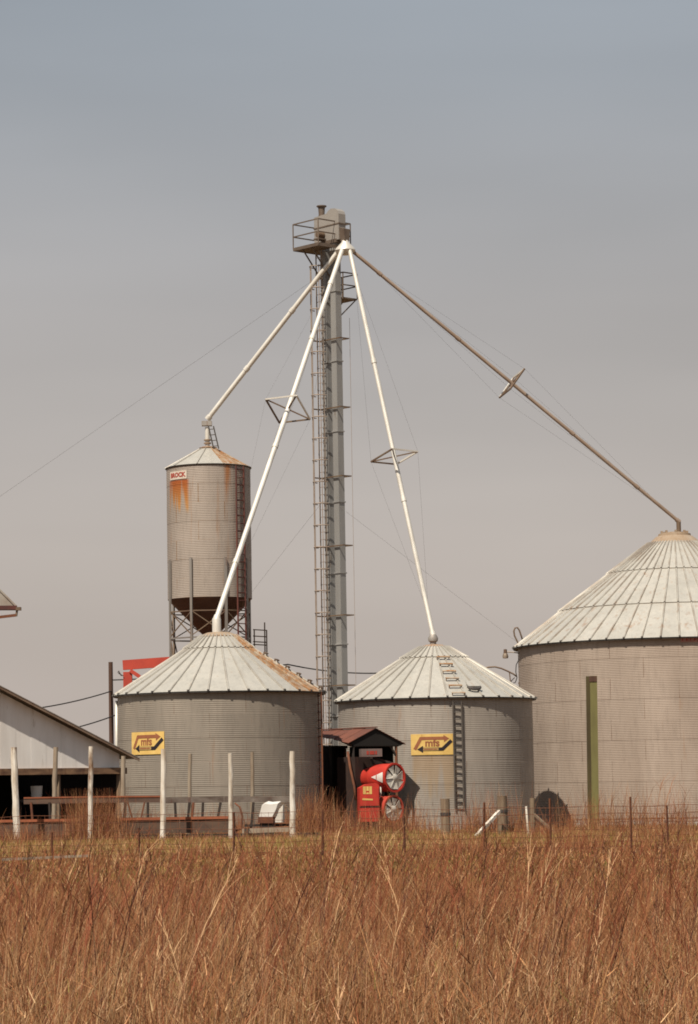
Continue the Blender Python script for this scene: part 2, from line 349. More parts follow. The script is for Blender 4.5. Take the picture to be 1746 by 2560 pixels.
# left bin
SL = F / D_L; LBx = P(551, 1850, D_L).x; LR = 254.5 / SL
Ltop = Zat(1733, D_L, 551); Lt = [(LR + .17, Zat(1737, D_L, 551)), (LR * .33, Zat(1622, D_L, 551)), (44 / SL, Zat(1592, D_L, 551))]
LB = make_bin('squat corrugated grain bin with rust down one roof slope, barn eave before it', (LBx, D_L, 0), LR, .12, Ltop, 6, 9, 34, Lt, 'galv_left', phase=.12, group='low galvanised grain bins', rusty=((-42, -8, 0, 1),))
# right bin
SR = F / D_R; RBx = P(1090, 1850, D_R).x; RRr = 242.5 / SR
Rtop = Zat(1748, D_R, 1090); Rt = [(RRr + .17, Zat(1752, D_R, 1090)), (RRr * .335, Zat(1646, D_R, 1090)), (36 / SR, Zat(1620, D_R, 1090))]
RSIGN = (P(1027, 1850, D_R).x, P(1131, 1850, D_R).x, Zat(2010, D_R - 3.9, 1080), Zat(1890, D_R - 3.9, 1080))
galv('galv_right_stained', (.41, .365, .315), (.325, .285, .245), .8, .12, metal=.15, rough=.6, vary=.035, stains=((RSIGN[0], RSIGN[1], D_R - .5, RSIGN[2], RSIGN[3], .55, 5.0, ((.30, .22, .13), (.27, .17, .08))),))
RB = make_bin('squat corrugated grain bin with wall ladder and roof steps behind the red fans', (RBx, D_R, 0), RRr, .12, Rtop, 6, 9, 35, Rt, 'galv_right_stained', phase=.45, group='low galvanised grain bins')
# big bin
SB = F / D_B; BBx = P(1700, 1800, D_B).x; BR = 399 / SB
Btop = Zat(1611, D_B, 1700); Bz = lambda py: Zat(py + 3, D_B, 1700)
Bt = [(BR + .22, Zat(1614, D_B, 1700)), (BR * .73, Zat(1524, D_B, 1700)), (BR * .417, Zat(1434, D_B, 1700)), (BR * .165, Zat(1362, D_B, 1700))]
BB = make_bin('wide tall corrugated grain bin with three tiered ribbed roof behind green post', (BBx, D_B, 0), BR, .15, Btop, 9, 15, 58, Bt, 'galv_big', over=.16, phase=.2, group=None, roofmat='roof_big')

def cap(T, cx, cy, prof, mat, name='roof_cap'):
    return T.part(name, MB().lathe(prof, 28, (cx, cy, 0)), mat, 35)
zc = Lt[-1][1]
cap(LB, LBx, D_L, [(.78, zc - .04), (.80, zc + .01), (.70, zc + .06), (.45, zc + .16), (.0, zc + .20)], 'cap_tan')
LNZ = Zat(1545, D_L, 551)
LB.part('filler_neck', MB().lathe([(.17, zc + .1), (.17, LNZ - .05), (.15, LNZ), (0, LNZ)], 16, (LBx - .08, D_L, 0)), 'spout_metal', 40)
zc = Rt[-1][1]
cap(RB, RBx, D_R, [(.64, zc - .03), (.66, zc + .01), (.35, zc + .13), (.0, zc + .16)], 'cap_rusty')
RNZ = Zat(1586, D_R, 1083)
RB.part('filler_neck', MB().lathe([(.13, zc + .1), (.13, zc + .24), (.19, zc + .28), (.21, zc + .40), (.13, RNZ), (0, RNZ)], 16, (P(1083, 1590, D_R).x, D_R, 0)), 'head_metal', 40)
zc = Bt[-1][1]
cap(BB, BBx, D_B, [(1.26, zc - .03), (1.28, zc + .03), (1.10, zc + .10), (.80, zc + .36), (.72, zc + .38), (.70, zc + .48), (.30, zc + .56), (.0, zc + .58)], 'cap_tan')
BNZ = Zat(1302, D_B, 1697)
BB.part('filler_neck', MB().lathe([(.10, zc + .5), (.10, BNZ), (.0, BNZ)], 12, (P(1697, 1310, D_B).x, D_B, 0)), 'frame_steel')
mb = MB()
for k in range(8):
    a = k * math.pi / 4; mb.box((BBx + .55 * math.cos(a), D_B + .55 * math.sin(a), zc + .55), .10, .10, .12)
BB.part('cap_bolts', mb, 'cap_tan')

# ---- curved plates hugging a bin wall (signs)
def arcpt(cx, d, Rr, px, py, off=0.0):
    """point where the pixel ray meets the cylinder wall"""
    r = ray(px, py); o = CAMP - Vector((cx, d, 0)); a = r.x ** 2 + r.y ** 2; b = 2 * (o.x * r.x + o.y * r.y); c = o.x ** 2 + o.y ** 2 - (Rr + off) ** 2
    t = (-b - math.sqrt(max(0, b * b - 4 * a * c))) / (2 * a); return CAMP + r * t
def curved(mb2d, cx, d, Rr, ang0, zc, th):
    """map flat (u right, v up) polygons onto the cylinder about angle ang0; th: thickness outward"""
    out_ = MB()
    for poly in mb2d:
        n = len(poly)
        fr = []
        for s_ in (0, 1):
            for (u, v) in poly:
                a = ang0 + u / Rr; rr = Rr + th[s_]; fr.append((cx + rr * math.cos(a), d + rr * math.sin(a), zc + v))
        out_.add(fr, [tuple(range(n))[::-1], tuple(range(n, 2 * n))] + [(i, (i + 1) % n, n + (i + 1) % n, n + i) for i in range(n)])
    return out_
def strip_rect(w_, h, n=8): return [[(-w_ / 2 + w_ * i / n, -h / 2), (-w_ / 2 + w_ * (i + 1) / n, -h / 2), (-w_ / 2 + w_ * (i + 1) / n, h / 2), (-w_ / 2 + w_ * i / n, h / 2)] for i in range(n)]
def stroke(pts, wd):
    ps = []
    for (a, b) in zip(pts[:-1], pts[1:]):
        a, b = Vector(a), Vector(b); d = (b - a).normalized(); nn = Vector((-d.y, d.x)) * wd / 2; a2 = a - d * wd * .22; b2 = b + d * wd * .22; k = 8
        for i in range(k): p, q = a2.lerp(b2, i / k), a2.lerp(b2, (i + 1) / k); ps.append([tuple(p - nn), tuple(q - nn), tuple(q + nn), tuple(p + nn)])
    return ps
def text_polys(txt, size, bold=0.0):
    m = text_mb(txt, size, (0, 0, 0), (1, 0, 0), (0, 1, 0), bold=bold)
    return [[(m.v[i][0], m.v[i][1]) for i in f] for f in m.f]
def mfs_sign(cx, d, Rr, px0, px1, py, pxh, label):
    p0 = arcpt(cx, d, Rr, px0, py); p1 = arcpt(cx, d, Rr, px1, py); a0 = math.atan2(p0.y - d, p0.x - cx); a1 = math.atan2(p1.y - d, p1.x - cx)
    W = (a1 - a0) * Rr; am = (a0 + a1) / 2; H = pxh * ((p0 + p1) / 2 - CAMP).length / F; zc = (p0.z + p1.z) / 2; R0 = Rr + .012
    c0 = (cx + R0 * math.cos(am), d + R0 * math.sin(am), zc)
    T = Thing('dealer_sign', label, 'sign', c0, 'yellow dealer signs on the low bins')
    T.part('plate', curved(strip_rect(W, H), cx, d, R0, am, zc, (0, .012)), 'sign_yellow')
    s = lambda pts: [(x * W / 2, y * H / 2) for x, y in pts]; q = (.0135, .019)
    br = stroke(s([(-.80, -.42), (-.52, .58), (.55, .58)]), H * .15) + [s([(.55, .88), (.82, .55), (.58, .20)])]
    T.part('upper_arrow', curved(br, cx, d, R0, am, zc, q), 'sign_brown')
    q2 = (.0135, .021)
    bl = stroke(s([(.90, .30), (.50, -.46), (-.45, -.46)]), H * .16) + [s([(-.42, -.80), (-.42, -.12), (-.70, -.46)])]
    T.part('lower_arrow', curved(bl, cx, d, R0, am, zc, q2), 'sign_black')
    q3 = (.0215, .024)
    mid = [[(x + -.05 * W / 2, y - .46 * H / 2) for x, y in p] for p in strip_rect(W * .36, H * .13, 4)]
    T.part('caption_panel', curved(mid, cx, d, R0, am, zc, q3), 'sign_tan')
    cap_ = [[(x + (xx - .05) * W / 2, y - .46 * H / 2) for x, y in p] for xx, ww in ((-.22, .10), (-.02, .12), (.20, .08)) for p in strip_rect(W * ww, H * .05, 2)]
    T.part('caption_marks', curved(cap_, cx, d, R0, am, zc, (.0245, .027)), 'sign_brown')
    tx = [[(x + .02 * W / 2, y + .12 * H / 2) for x, y in p] for p in text_polys('mfs', H * .50, .012)]
    T.part('lettering', curved(tx, cx, d, R0, am, zc, (.0135, .019)), 'sign_brown')
mfs_sign(LBx, D_L, LR, 331, 412, 1858, 56, 'yellow dealer sign with arrows, post top before its corner')
mfs_sign(RBx, D_R, RRr, 1028, 1133, 1861, 52, 'yellow dealer sign with arrows, beside the wall ladder')

# ---- right bin: wall ladder, roof steps, hatch, roof vents
a0 = arcpt(RBx, D_R, RRr, 1144, 1760, .10); a1 = arcpt(RBx, D_R, RRr, 1147, 2022, .10)
side = Vector((1, .12, 0)); a1.x = a0.x; a1.y = a0.y
ladder(RB, a1, a0 + Vector((0, 0, .1)), side, .34, .27, 'ladder_dark', .055, .04)
def roof_steps(T, cx, d, ang, tiers, t0, t1, n, w_, mat):
    (ra, za), (rb, zb) = tiers[0], tiers[1]; rad = Vector((math.cos(ang), math.sin(ang), 0)); tan = Vector((-rad.y, rad.x, 0)); sl = (rad * (rb - ra) + Vector((0, 0, zb - za))).normalized(); nn = tan.cross(sl); nn = nn if nn.z > 0 else -nn
    for i in range(n):
        t = t0 + (t1 - t0) * i / (n - 1); c = Vector((cx, d, 0)) + rad * (ra + (rb - ra) * t) + Vector((0, 0, za + (zb - za) * t))
        m = MB().box(c + nn * .13, w_, .09, .03, tan, sl, nn)
        for s_ in (-1, 1): m.box(c + nn * .08 + tan * s_ * (w_ / 2 - .03), .03, .06, .10, tan, sl, nn)
        T.part('roof_step', m, mat)
STEP_A = math.atan2(-1, .155 * 1.0)
aa = math.atan2(-math.cos(math.asin(.20)), .20)
roof_steps(RB, RBx, D_R, aa, Rt, .04, .93, 6, .55, 'roof_rusty')
hp = Vector((math.cos(R_(-67)), math.sin(R_(-67)), 0)); c = Vector((RBx, D_R, 0)) + hp * (RRr * .93); zc = Rt[0][1] + (Rt[1][1] - Rt[0][1]) * (.13 / .98) * 1.0
sl = (hp * (Rt[1][0] - Rt[0][0]) + Vector((0, 0, Rt[1][1] - Rt[0][1]))).normalized(); tan = Vector((-hp.y, hp.x, 0)); nn = tan.cross(sl); nn = nn if nn.z > 0 else -nn
c.z = zc + .16
mb = MB(); pts = []
for i in range(9):
    a = math.pi * (i / 8); pts.append(c - sl * (.02 + .16 * math.sin(a)) + tan * (-.26 * math.cos(a)) + nn * .04)
mb.tube(pts, .06, 8)
hatch = RB.part('roof_hatch', mb, 'dark_trim')
RB.part('hatch_lid', MB().prism([c + tan * -.24 + nn * .02, c + tan * .24 + nn * .02, c + tan * .2 + sl * .42 + nn * .02, c - tan * .2 + sl * .42 + nn * .02], nn * .05), 'roof_galv', parent=hatch)
# ---- left bin: roof steps down the right slope and ladder at the wall's edge
roof_steps(LB, LBx, D_L, R_(-13), Lt, .05, .82, 6, .5, 'frame_steel')
lx = LBx + LR * math.cos(R_(-16)) + .09; ly = D_L + LR * math.sin(R_(-16)) - .05
ladder(LB, (lx, ly, .5), (lx, ly, Ltop - .05), (.35, -.9, 0), .36, .3, 'rusty_steel', .05, .03)
lb_cond = MB().tube([P(292, 1752, D_L - .4), P(292, 1990, D_L - .4)], .055, 8)
LB.part('downpipe', lb_cond, 'spout_metal', True)
# ---- big bin: bolts of the eave clips, ladder hoop, lettering by the eave
mb = MB(); pts = [arcpt(BBx, D_B, BR, 1304, 1610, .06)]; b0 = P(1303, 1612, D_B - .5)
pts = [P(x, y, D_B - .3) for x, y in ((1299, 1616), (1294, 1604), (1287, 1590), (1285, 1578), (1288, 1570), (1294, 1569), (1299, 1576), (1303, 1588), (1307, 1600))]
BB.part('ladder_handhold', MB().tube(pts, .035, 8), 'frame_steel', True)
for py in (1648, 1708, 1765): BB.part('ladder_bracket', MB().bar(P(1296, py, D_B - .2), P(1306, py, D_B - .2), .07), 'frame_steel')
pR = arcpt(BBx, D_B, BR, 1728, 1597); am = math.atan2(pR.y - D_B, pR.x - BBx)
sg = Thing('eave_sign', 'narrow faded sign with red letters under the wide bin eave', 'sign', (BBx + (BR + .02) * math.cos(am), D_B + (BR + .02) * math.sin(am), pR.z))
sg.part('plate', curved(strip_rect(.86, .26, 6), BBx, D_B, BR + .01, am, pR.z, (0, .012)), 'sign_pink')
lt = []
for i in range(5):
    x0 = -.36 + i * .16
    lt += [[(x0, -.08), (x0 + .035, -.08), (x0 + .035, .08), (x0, .08)], [(x0 + .035, .04 * (-1) ** i), (x0 + .10, .04 * (-1) ** i), (x0 + .10, .04 * (-1) ** i + .035), (x0 + .035, .04 * (-1) ** i + .035)]]
sg.part('lettering', curved(lt, BBx, D_B, BR + .01, am, pR.z, (.0135, .018)), 'sign_red')

# ------------------------------------------------------------------ hopper bin on legs
SH = F / D_H; HBx = P(523, 1300, D_H).x; HR = 105.5 / SH
Htop = Zat(1172, D_H, 523); Hbot = Zat(1499, D_H, 523); HS = [arcpt(HBx, D_H, HR, 427, 1195), arcpt(HBx, D_H, HR, 468, 1190)]
galv('galv_hopper', (.45, .38, .325), (.37, .31, .26), 1.0, .26, metal=.15, rough=.6, vary=.03, seamc=(.25, .13, .05), stains=(
    (HS[0].x - .02, HS[1].x + .04, D_H - .6, Zat(1290, D_H - 1, 440), Zat(1203, D_H - 1, 440), 1.0, 5.5, ((.42, .22, .06), (.30, .075, .018))),
    (HBx + .80, HBx + 1.0, D_H - .5, Zat(1330, D_H - 1, 560), Zat(1165, D_H - 1, 560), .85, 6.0, ((.30, .16, .08), (.30, .11, .03)))))
HB = Thing('hopper_bin', 'tall rust streaked hopper bin on steel legs behind the low bin roof', 'hopper bin', (HBx, D_H, 0))
hr = 7; hh = (Htop - Hbot) / hr; wS = 2 * math.pi / 5
mA = sheet_mesh(HR, wS, hh, 'galv_hopper', 11, lap=.03); mB2 = sheet_mesh(HR - .004, wS, hh, 'galv_hopper', 11, lap=.03)
for r in range(hr):
    for k in range(5): HB.inst('wall_sheet', (mA, mB2)[r % 2], (0, 0, Hbot + r * hh), R_(-90 - 48) + wS * (k + .5 * (r % 2)) + wS * .5)
Hcap = Zat(1122, D_H, 523); rc = 20 / SH
me = panel_mesh(HR + .05, Htop + .02, rc, Hcap, 10, 'roof_galv', .025, .03)
for k in range(10):
    a = (k + .5) * 2 * math.pi / 10 + .1; am = (math.degrees(a) + 180) % 360 - 180
    HB.inst('roof_panel', me, (0, 0, 0), a, None, 'roof_rusty' if -62 < am < 10 else None)
HB.part('eave_trim', MB().lathe([(HR - .02, Htop - .03), (HR + .03, Htop - .03), (HR + .06, Htop + .01), (HR + .04, Htop + .03)], 48, (HBx, D_H, 0)), 'ladder_dark')
HB.part('roof_cap', MB().lathe([(rc + .02, Hcap - .02), (rc + .05, Hcap + .04), (rc - .1, Hcap + .09), (0, Hcap + .11)], 20, (HBx, D_H, 0)), 'cap_rusty')
hz1 = Zat(1068, D_H, 519); hx = P(519, 1090, D_H).x
nk = HB.part('filler_neck', MB().lathe([(.10, Hcap), (.10, hz1)], 12, (hx, D_H, 0)), 'spout_metal', 40)
for py in (1094, 1102): HB.part('neck_flange', MB().lathe([(.10, Zat(py, D_H) - .025), (.16, Zat(py, D_H) - .025), (.16, Zat(py, D_H) + .025), (.10, Zat(py, D_H) + .025)], 12, (hx, D_H, 0)), 'cap_tan', parent=nk)
HB.part('inlet_box', MB().box(P(517.5, 1059, D_H), .44, .34, .20), 'head_metal')
ladder(HB, P(541, 1122, D_H - .4), P(528, 1066, D_H - .1), (.8, -.5, 0), .26, .22, 'ladder_dark', .04, .03, name='roof_ladder')
# cone and legs
cz = Zat(1594, D_H, 523)
HB.part('hopper_cone', MB().lathe([(HR - .01, Hbot + .02), (HR - .02, Hbot - .02), (.22, cz), (.18, cz - .25), (0, cz - .25)], 40, (HBx, D_H, 0)), 'hopper_steel', 30)
LEGA = [-152, -112, -66, -30, 28, 90, 150]
ltop = Zat(1402, D_H, 523)
lp = []
for i, a in enumerate(LEGA):
    c = Vector((HBx + (HR + .07) * math.cos(R_(a)), D_H + (HR + .07) * math.sin(R_(a)), 0)); lp.append(c)
    t = Vector((-math.sin(R_(a)), math.cos(R_(a)), 0)); n = Vector((math.cos(R_(a)), math.sin(R_(a)), 0))
    m = MB().box(c + Vector((0, 0, ltop / 2)) + n * .03, .105, .022, ltop, t, n).box(c + Vector((0, 0, ltop / 2)) - t * .043, .02, .08, ltop - .01, t, n).box(c + Vector((0, 0, ltop / 2)) + t * .043, .02, .08, ltop - .01, t, n)
    HB.part('leg', m, 'leg_steel')
zr1, zr0 = Zat(1532, D_H, 523), Zat(1592, D_H, 523)
for i in range(len(lp)):
    a, b = lp[i], lp[(i + 1) % len(lp)]; zu = Vector((0, 0, 1))
    HB.part('girt', MB().bar(a + zu * zr1, b + zu * zr1, .05), 'frame_steel')
    HB.part('girt', MB().bar(a + zu * (zr0 - .1), b + zu * (zr0 - .1), .06), 'leg_steel')
    HB.part('brace', MB().bar(a + zu * zr1, b + zu * zr0, .04), 'frame_steel'); HB.part('brace', MB().bar(b + zu * (zr1 - .02), a + zu * (zr0 - .02), .04), 'frame_steel')
    HB.part('brace', MB().bar(a + zu * .4, b + zu * zr0, .04), 'frame_steel'); HB.part('brace', MB().bar(b + zu * .4, a + zu * zr0, .04), 'frame_steel')
# side ladder with cage (right side)
la = R_(-43); lc = Vector((HBx + (HR + .12) * math.cos(la), D_H + (HR + .12) * math.sin(la), 0)); ls = Vector((-math.sin(la), math.cos(la), 0)); ln = Vector((math.cos(la), math.sin(la), 0))
ladder(HB, lc + Vector((0, 0, .4)), lc + Vector((0, 0, Htop - .05)), ls, .46, .33, 'ladder_red', .06, .04)
# sign
ps0, ps1 = HS; a0 = math.atan2(ps0.y - D_H, ps0.x - HBx); a1 = math.atan2(ps1.y - D_H, ps1.x - HBx); am = (a0 + a1) / 2; W = (a1 - a0) * HR; zs = Zat(1190, D_H - 1, 447)
sg = Thing('maker_sign', 'white sign with red letters BROCK above a rust streak', 'sign', (HBx + HR * math.cos(am), D_H + HR * math.sin(am), zs))
sg.part('plate', curved(strip_rect(W, .36, 6), HBx, D_H, HR + .012, am, zs, (0, .014)), 'sign_white')
sg.part('lettering', curved(text_polys('BROCK', .27, .012), HBx, D_H, HR + .012, am, zs, (.0155, .02)), 'sign_red')
# small rest platform beside its legs
T = Thing('service_platform', 'small rusty steel platform with railings beside the hopper bin legs', 'platform', G(650, D_H + .5))
dP = D_H + .5; pz = lambda x, y: P(x, y, dP)
for x in (662, 667): T.part('post', MB().bar(pz(x, 1556 if x == 662 else 1575), Vector((pz(x, 1600).x, dP, 0)), .045), 'frame_steel')
for y in (1576, 1592, 1606, 1613): T.part('rail', MB().bar(pz(633, y - 2), pz(668, y), .045), 'frame_steel')
T.part('deck', MB().box(pz(650, 1640), .6, .5, .05), 'platform_steel'); T.part('post', MB().bar(pz(636, 1574), Vector((pz(636, 1600).x, dP, 0)), .045), 'frame_steel')

# ------------------------------------------------------------------ bucket elevator
E1 = Vector((.743, .669, 0)).normalized(); E2 = Vector((.669, -.743, 0)).normalized(); UZ = Vector((0, 0, 1))
TB = Vector((P(834, 1100, D_T).x, D_T, 0)); EL = Thing('bucket_elevator', 'tall grain elevator leg with twin trunks, caged ladder and head platform', 'grain elevator', TB)
def tp(x, y, z): return TB + E1 * x + E2 * y + UZ * z
zt = lambda py: Zat(py, D_T, 838)
HZb, HZt = zt(606), zt(530)
sec = 3.05; nsec = int((HZb) / sec)
for y in (-.315, .315):
    m = MB().box(tp(0, y, HZb / 2), .33, .33, HZb, E1, E2, UZ); tr = EL.part('trunk', m, 'elevator_metal')
    z = HZb - 2.2
    while z > 1:
        EL.part('trunk_flange', MB().box(tp(0, y, z), .40, .40, .05, E1, E2, UZ), 'elevator_metal', parent=tr); z -= sec
z = zt(851)
while z > 1:      # ladder/trunk ties across both trunks
    EL.part('trunk_tie', MB().bar(tp(-.62, -.55, z), tp(.23, -.55, z), .05).bar(tp(-.24, -.52, z), tp(-.24, .8, z), .05).bar(tp(.23, -.55, z), tp(.23, .85, z), .05).bar(tp(-.24, .80, z), tp(.23, .80, z), .05), 'frame_steel'); z -= zt(851) - zt(1022)
EL.part('stay_rod', MB().bar(tp(.28, .86, .2), tp(.28, .86, zt(800)), .014), 'cage_steel')
EL.part('boot', MB().box(tp(0, 0, .45), .5, 1.3, .9, E1, E2, UZ), 'elevator_metal')
# head
pro = []
for i in range(9):
    a = math.pi * i / 8; pro.append((.45 * -math.cos(a) + .18, .26 * math.sin(a)))
prof = [(-.80, 0), (.80, 0), (.80, 1.12), (.74, 1.26), (.58, 1.38), (.30, 1.42), (.12, 1.34), (.0, 1.24), (-.80, 1.20)]
hd = EL.part('head_housing', MB().prism([tp(-.20, y, HZb + z) for y, z in prof], E1 * .40), 'head_metal')
EL.part('head_flange', MB().box(tp(0, 0, HZb + .70), .44, 1.66, .05, E1, E2, UZ), 'platform_steel', parent=hd)
EL.part('head_skirt', MB().box(tp(0, 0, HZb - .03), .46, 1.30, .16, E1, E2, UZ), 'platform_steel', parent=hd)
vz = HZb + 1.20
EL.part('vent_pipe', MB().lathe([(.15, vz), (.13, vz + .12), (.15, vz + .42), (.22, vz + .46), (.22, vz + .50), (0, vz + .50)], 14, tp(0, -.52, 0)), 'platform_steel', 40)
EL.part('drive_motor', MB().tube([tp(-.55, -.2, HZb + .32), tp(-.22, -.2, HZb + .32)], .13, 12), 'frame_steel', 40)
EL.part('motor_mount', MB().box(tp(-.42, -.2, HZb + .12), .4, .35, .06, E1, E2, UZ), 'platform_steel')
dch = [tp(-.16, .72, HZb + .5), tp(.16, .72, HZb + .5), tp(.16, 1.06, HZb + .38), tp(-.16, 1.06, HZb + .38)]
hub = P(864, 628, D_T) ; hub = TB + E2 * .98 + UZ * zt(636)
q = [hub + E1 * -.13 - E2 * .13 + UZ * .42, hub + E1 * .13 - E2 * .13 + UZ * .42, hub + E1 * .13 + E2 * .13 + UZ * .42, hub + E1 * -.13 + E2 * .13 + UZ * .42]
EL.part('discharge_chute', MB().hexa(q + [tp(-.17, .70, HZb + .55), tp(.17, .70, HZb + .55), tp(.17, 1.10, HZb + .42), tp(-.17, 1.10, HZb + .42)]), 'platform_steel')
EL.part('distributor', MB().lathe([(.14, .46), (.16, .38), (.42, .10), (.44, .02), (.40, -.06), (.22, -.16), (.0, -.18)], 20, hub), 'spout_metal', 35)
# head platform
fa, fb, fc, fd = 1.16, 1.10, .55, .70; FZ = zt(622)
def railing(T, cs, fz, hgt, mat, closed=True, mid=.5, r=.035):
    n = len(cs)
    for i, c_ in enumerate(cs): T.part('rail_post', MB().bar(Vector((c_.x, c_.y, fz)), Vector((c_.x, c_.y, fz + hgt)), r * 1.2), mat)
    for i in range(n if closed else n - 1):
        a, b = cs[i], cs[(i + 1) % n]
        for k in (1.0, mid): T.part('rail', MB().bar(Vector((a.x, a.y, fz + hgt * k)), Vector((b.x, b.y, fz + hgt * k)), r, r * 1.4), mat)
cs = [tp(-fa, -fb, 0), tp(-fa, fc, 0), tp(fd, fc, 0), tp(fd, -fb, 0)]
railing(EL, cs, FZ, 1.10, 'platform_steel')
m = MB(); m.prism([c_ + UZ * FZ for c_ in (tp(-fa, -fb, 0), tp(-fa, -.55, 0), tp(fd, -.55, 0), tp(fd, -fb, 0))], UZ * -.05)
EL.part('platform_deck', m, 'platform_steel')
EL.part('platform_deck', MB().prism([c_ + UZ * FZ for c_ in (tp(-fa, -.545, 0), tp(-fa, fc, 0), tp(-.25, fc, 0), tp(-.25, -.545, 0))], UZ * -.05), 'platform_steel')
EL.part('platform_deck', MB().prism([c_ + UZ * FZ for c_ in (tp(.25, -.545, 0), tp(.25, fc, 0), tp(fd, fc, 0), tp(fd, -.545, 0))], UZ * -.05), 'platform_steel')
for c_ in cs:
    for d_ in ((0, .02),): pass
for s_ in (-1, 1): EL.part('platform_brace', MB().bar(tp(-fa + .1, s_ * .3 - .3, FZ - .05), tp(-.2, s_ * .3 - .1, FZ - 1.3), .05), 'platform_steel')
for a, b in zip(cs, cs[1:] + cs[:1]): EL.part('kick_plate', MB().bar(a + UZ * (FZ + .0), b + UZ * (FZ + .0), .035, .14), 'platform_steel')
# lower rest platform on the right
F2 = zt(745); c2 = [tp(.22, -.45, 0), tp(1.05, -.45, 0), tp(1.05, .55, 0), tp(.22, .55, 0)]
EL.part('rest_deck', MB().prism([c_ + UZ * F2 for c_ in c2], UZ * -.06), 'platform_steel')
railing(EL, c2, F2, 1.08, 'platform_steel')
for y in (-.4, .5): EL.part('platform_brace', MB().bar(tp(1.0, y, F2 - .05), tp(.2, y * .6, F2 - .85), .045), 'platform_steel')
# ladder and cage on the left face
ladder(EL, tp(-.38, -.32, .3), tp(-.38, -.32, FZ + .1), E2, .38, .32, 'cage_steel', .045, .02)
hz = zt(1450); dz = (zt(1022) - zt(1130)) / 2; z = FZ - .8; z0 = 2.4
while z > z0:
    pts = [tp(-.38 - .46 * math.sin(t), -.32 - .34 * math.cos(t), z) for t in [math.pi * k / 8 for k in range(9)]]
    EL.part('cage_hoop', MB().tube(pts, .024, 5), 'cage_steel'); z -= dz
for t in (.2, .5, .8):
    x, y = -.38 - .46 * math.sin(math.pi * t), -.32 - .34 * math.cos(math.pi * t); EL.part('cage_bar', MB().bar(tp(x, y, z0), tp(x, y, FZ - .75), .03), 'cage_steel')

# ------------------------------------------------------------------ spouts
def spout(label, a, b, r, mat, joints, frame=None, elbow=None, cables=True, fl='spout_metal', endbox=None):
    a, b = Vector(a), Vector(b); d = (b - a).normalized(); T = Thing('grain_spout', label, 'spout', b, 'spouts from the elevator head to the bins')
    pts = [a, b] if elbow is None else [a, Vector(elbow), b]
    T.part('pipe', MB().tube(pts, r, 12), mat, 40)
    for t in joints:
        c = a.lerp(b, t) if elbow is None else Vector(elbow).lerp(b, t)
        T.part('coupling', MB().tube([c - d * .10, c + d * .10], r * 1.22, 12), fl, 40)
    T.part('end_collar', MB().tube([b - d * .12, b + d * .06], r * 1.3, 12), fl, 40)
    if frame:
        t, hw, hv, ang = frame; e0 = a if elbow is None else Vector(elbow); c = e0.lerp(b, t); sx = d.cross(UZ).normalized(); sv = sx.cross(d)
        ca, sa = math.cos(ang), math.sin(ang); sx, sv = sx * ca + sv * sa, sv * ca - sx * sa
        tips = [c + sx * hw, c + sv * hv, c - sx * hw, c - sv * hv]
        for p in tips: T.part('spreader_arm', MB().bar(c, p, .05), 'frame_steel')
        for p, q_ in zip(tips, tips[1:] + tips[:1]): T.part('spreader_edge', MB().bar(p, q_, .06), 'spout_metal' if p.z > c.z else 'frame_steel')
        if cables:
            for p in tips:
                T.part('truss_cable', MB().tube([e0.lerp(b, .06), p, e0.lerp(b, .95)], .003, 4), 'wire_steel')
    return T
def hubpt(p):     # outlet on the distributor's rim facing p
    v = Vector((p.x - hub.x, p.y - hub.y, 0)).normalized(); return hub + v * .34 + UZ * -.02
eH = P(521, 1046, D_H); eL = P(550, 1548, D_L); eR = P(1084, 1586, D_R); eB = P(1697, 1299, D_B)
eL = Vector((LBx - .08, D_L, LNZ - .02)) ; eR = Vector((P(1083, 1590, D_R).x, D_R, RNZ - .02)); eB = Vector((P(1697, 1310, D_B).x, D_B, BNZ - .02))
spout('bright grain spout sloping down to the tall hopper bin', hubpt(eH) , eH, .105, 'spout_metal', (.35, .7))
spout('bright grain spout ending on the bin with the rusty roof slope', hubpt(eL), eL, .102, 'spout_metal', (.10, .26, .56, .86), (.46, 1.0, 1.0, R_(132)))
el = P(908, 745, D_T - 1.2)
spout('thin grain spout ending on the bin behind the red fans', hubpt(eR), eR, .095, 'spout_metal', (.3, .66), (.55, .9, 1.0, R_(52)), elbow=None)
spout('long brown grain spout running out to the wide tiered bin', hubpt(eB), eB, .08, 'spout_dull', (.08, .32, .67, .87), (.485, 1.05, .85, R_(152)), fl='spout_dull')

# guy wires
def wire(label, pts, r, name='guy_wire', cat='cable', grp='guy wires of the elevator', mat='wire_steel', sag=0.0):
    out_ = []
    for a, b in zip(pts[:-1], pts[1:]):
        for i in range(12): out_.append(Vector(a).lerp(Vector(b), i / 12) - UZ * sag * 4 * (i / 12) * (1 - i / 12))
    out_.append(Vector(pts[-1])); return single(name, MB().tube(out_, r, 5), mat, label, cat, pts[0], group=grp)
g0 = P(-160, 1400, D_T + 4)
wire('thin guy wire stretched from the elevator head past the hopper bin', [tp(-.3, -.5, zt(690)), Vector((P(-520, 1600, D_T + 6).x, D_T + 6, Zat(1600, D_T + 6, -520)))], .0045)
wire('thin guy wire passing behind the hopper bin legs', [tp(-.2, -.5, zt(1250)), P(560, 1570, D_T + 14), Vector((P(300, 1850, D_T + 22).x, D_T + 22, 0))], .004)
wire('thin guy wire running down towards the wide tiered bin', [tp(.3, .4, zt(1280)), P(1300, 1610, D_B + 7.2)], .0035)

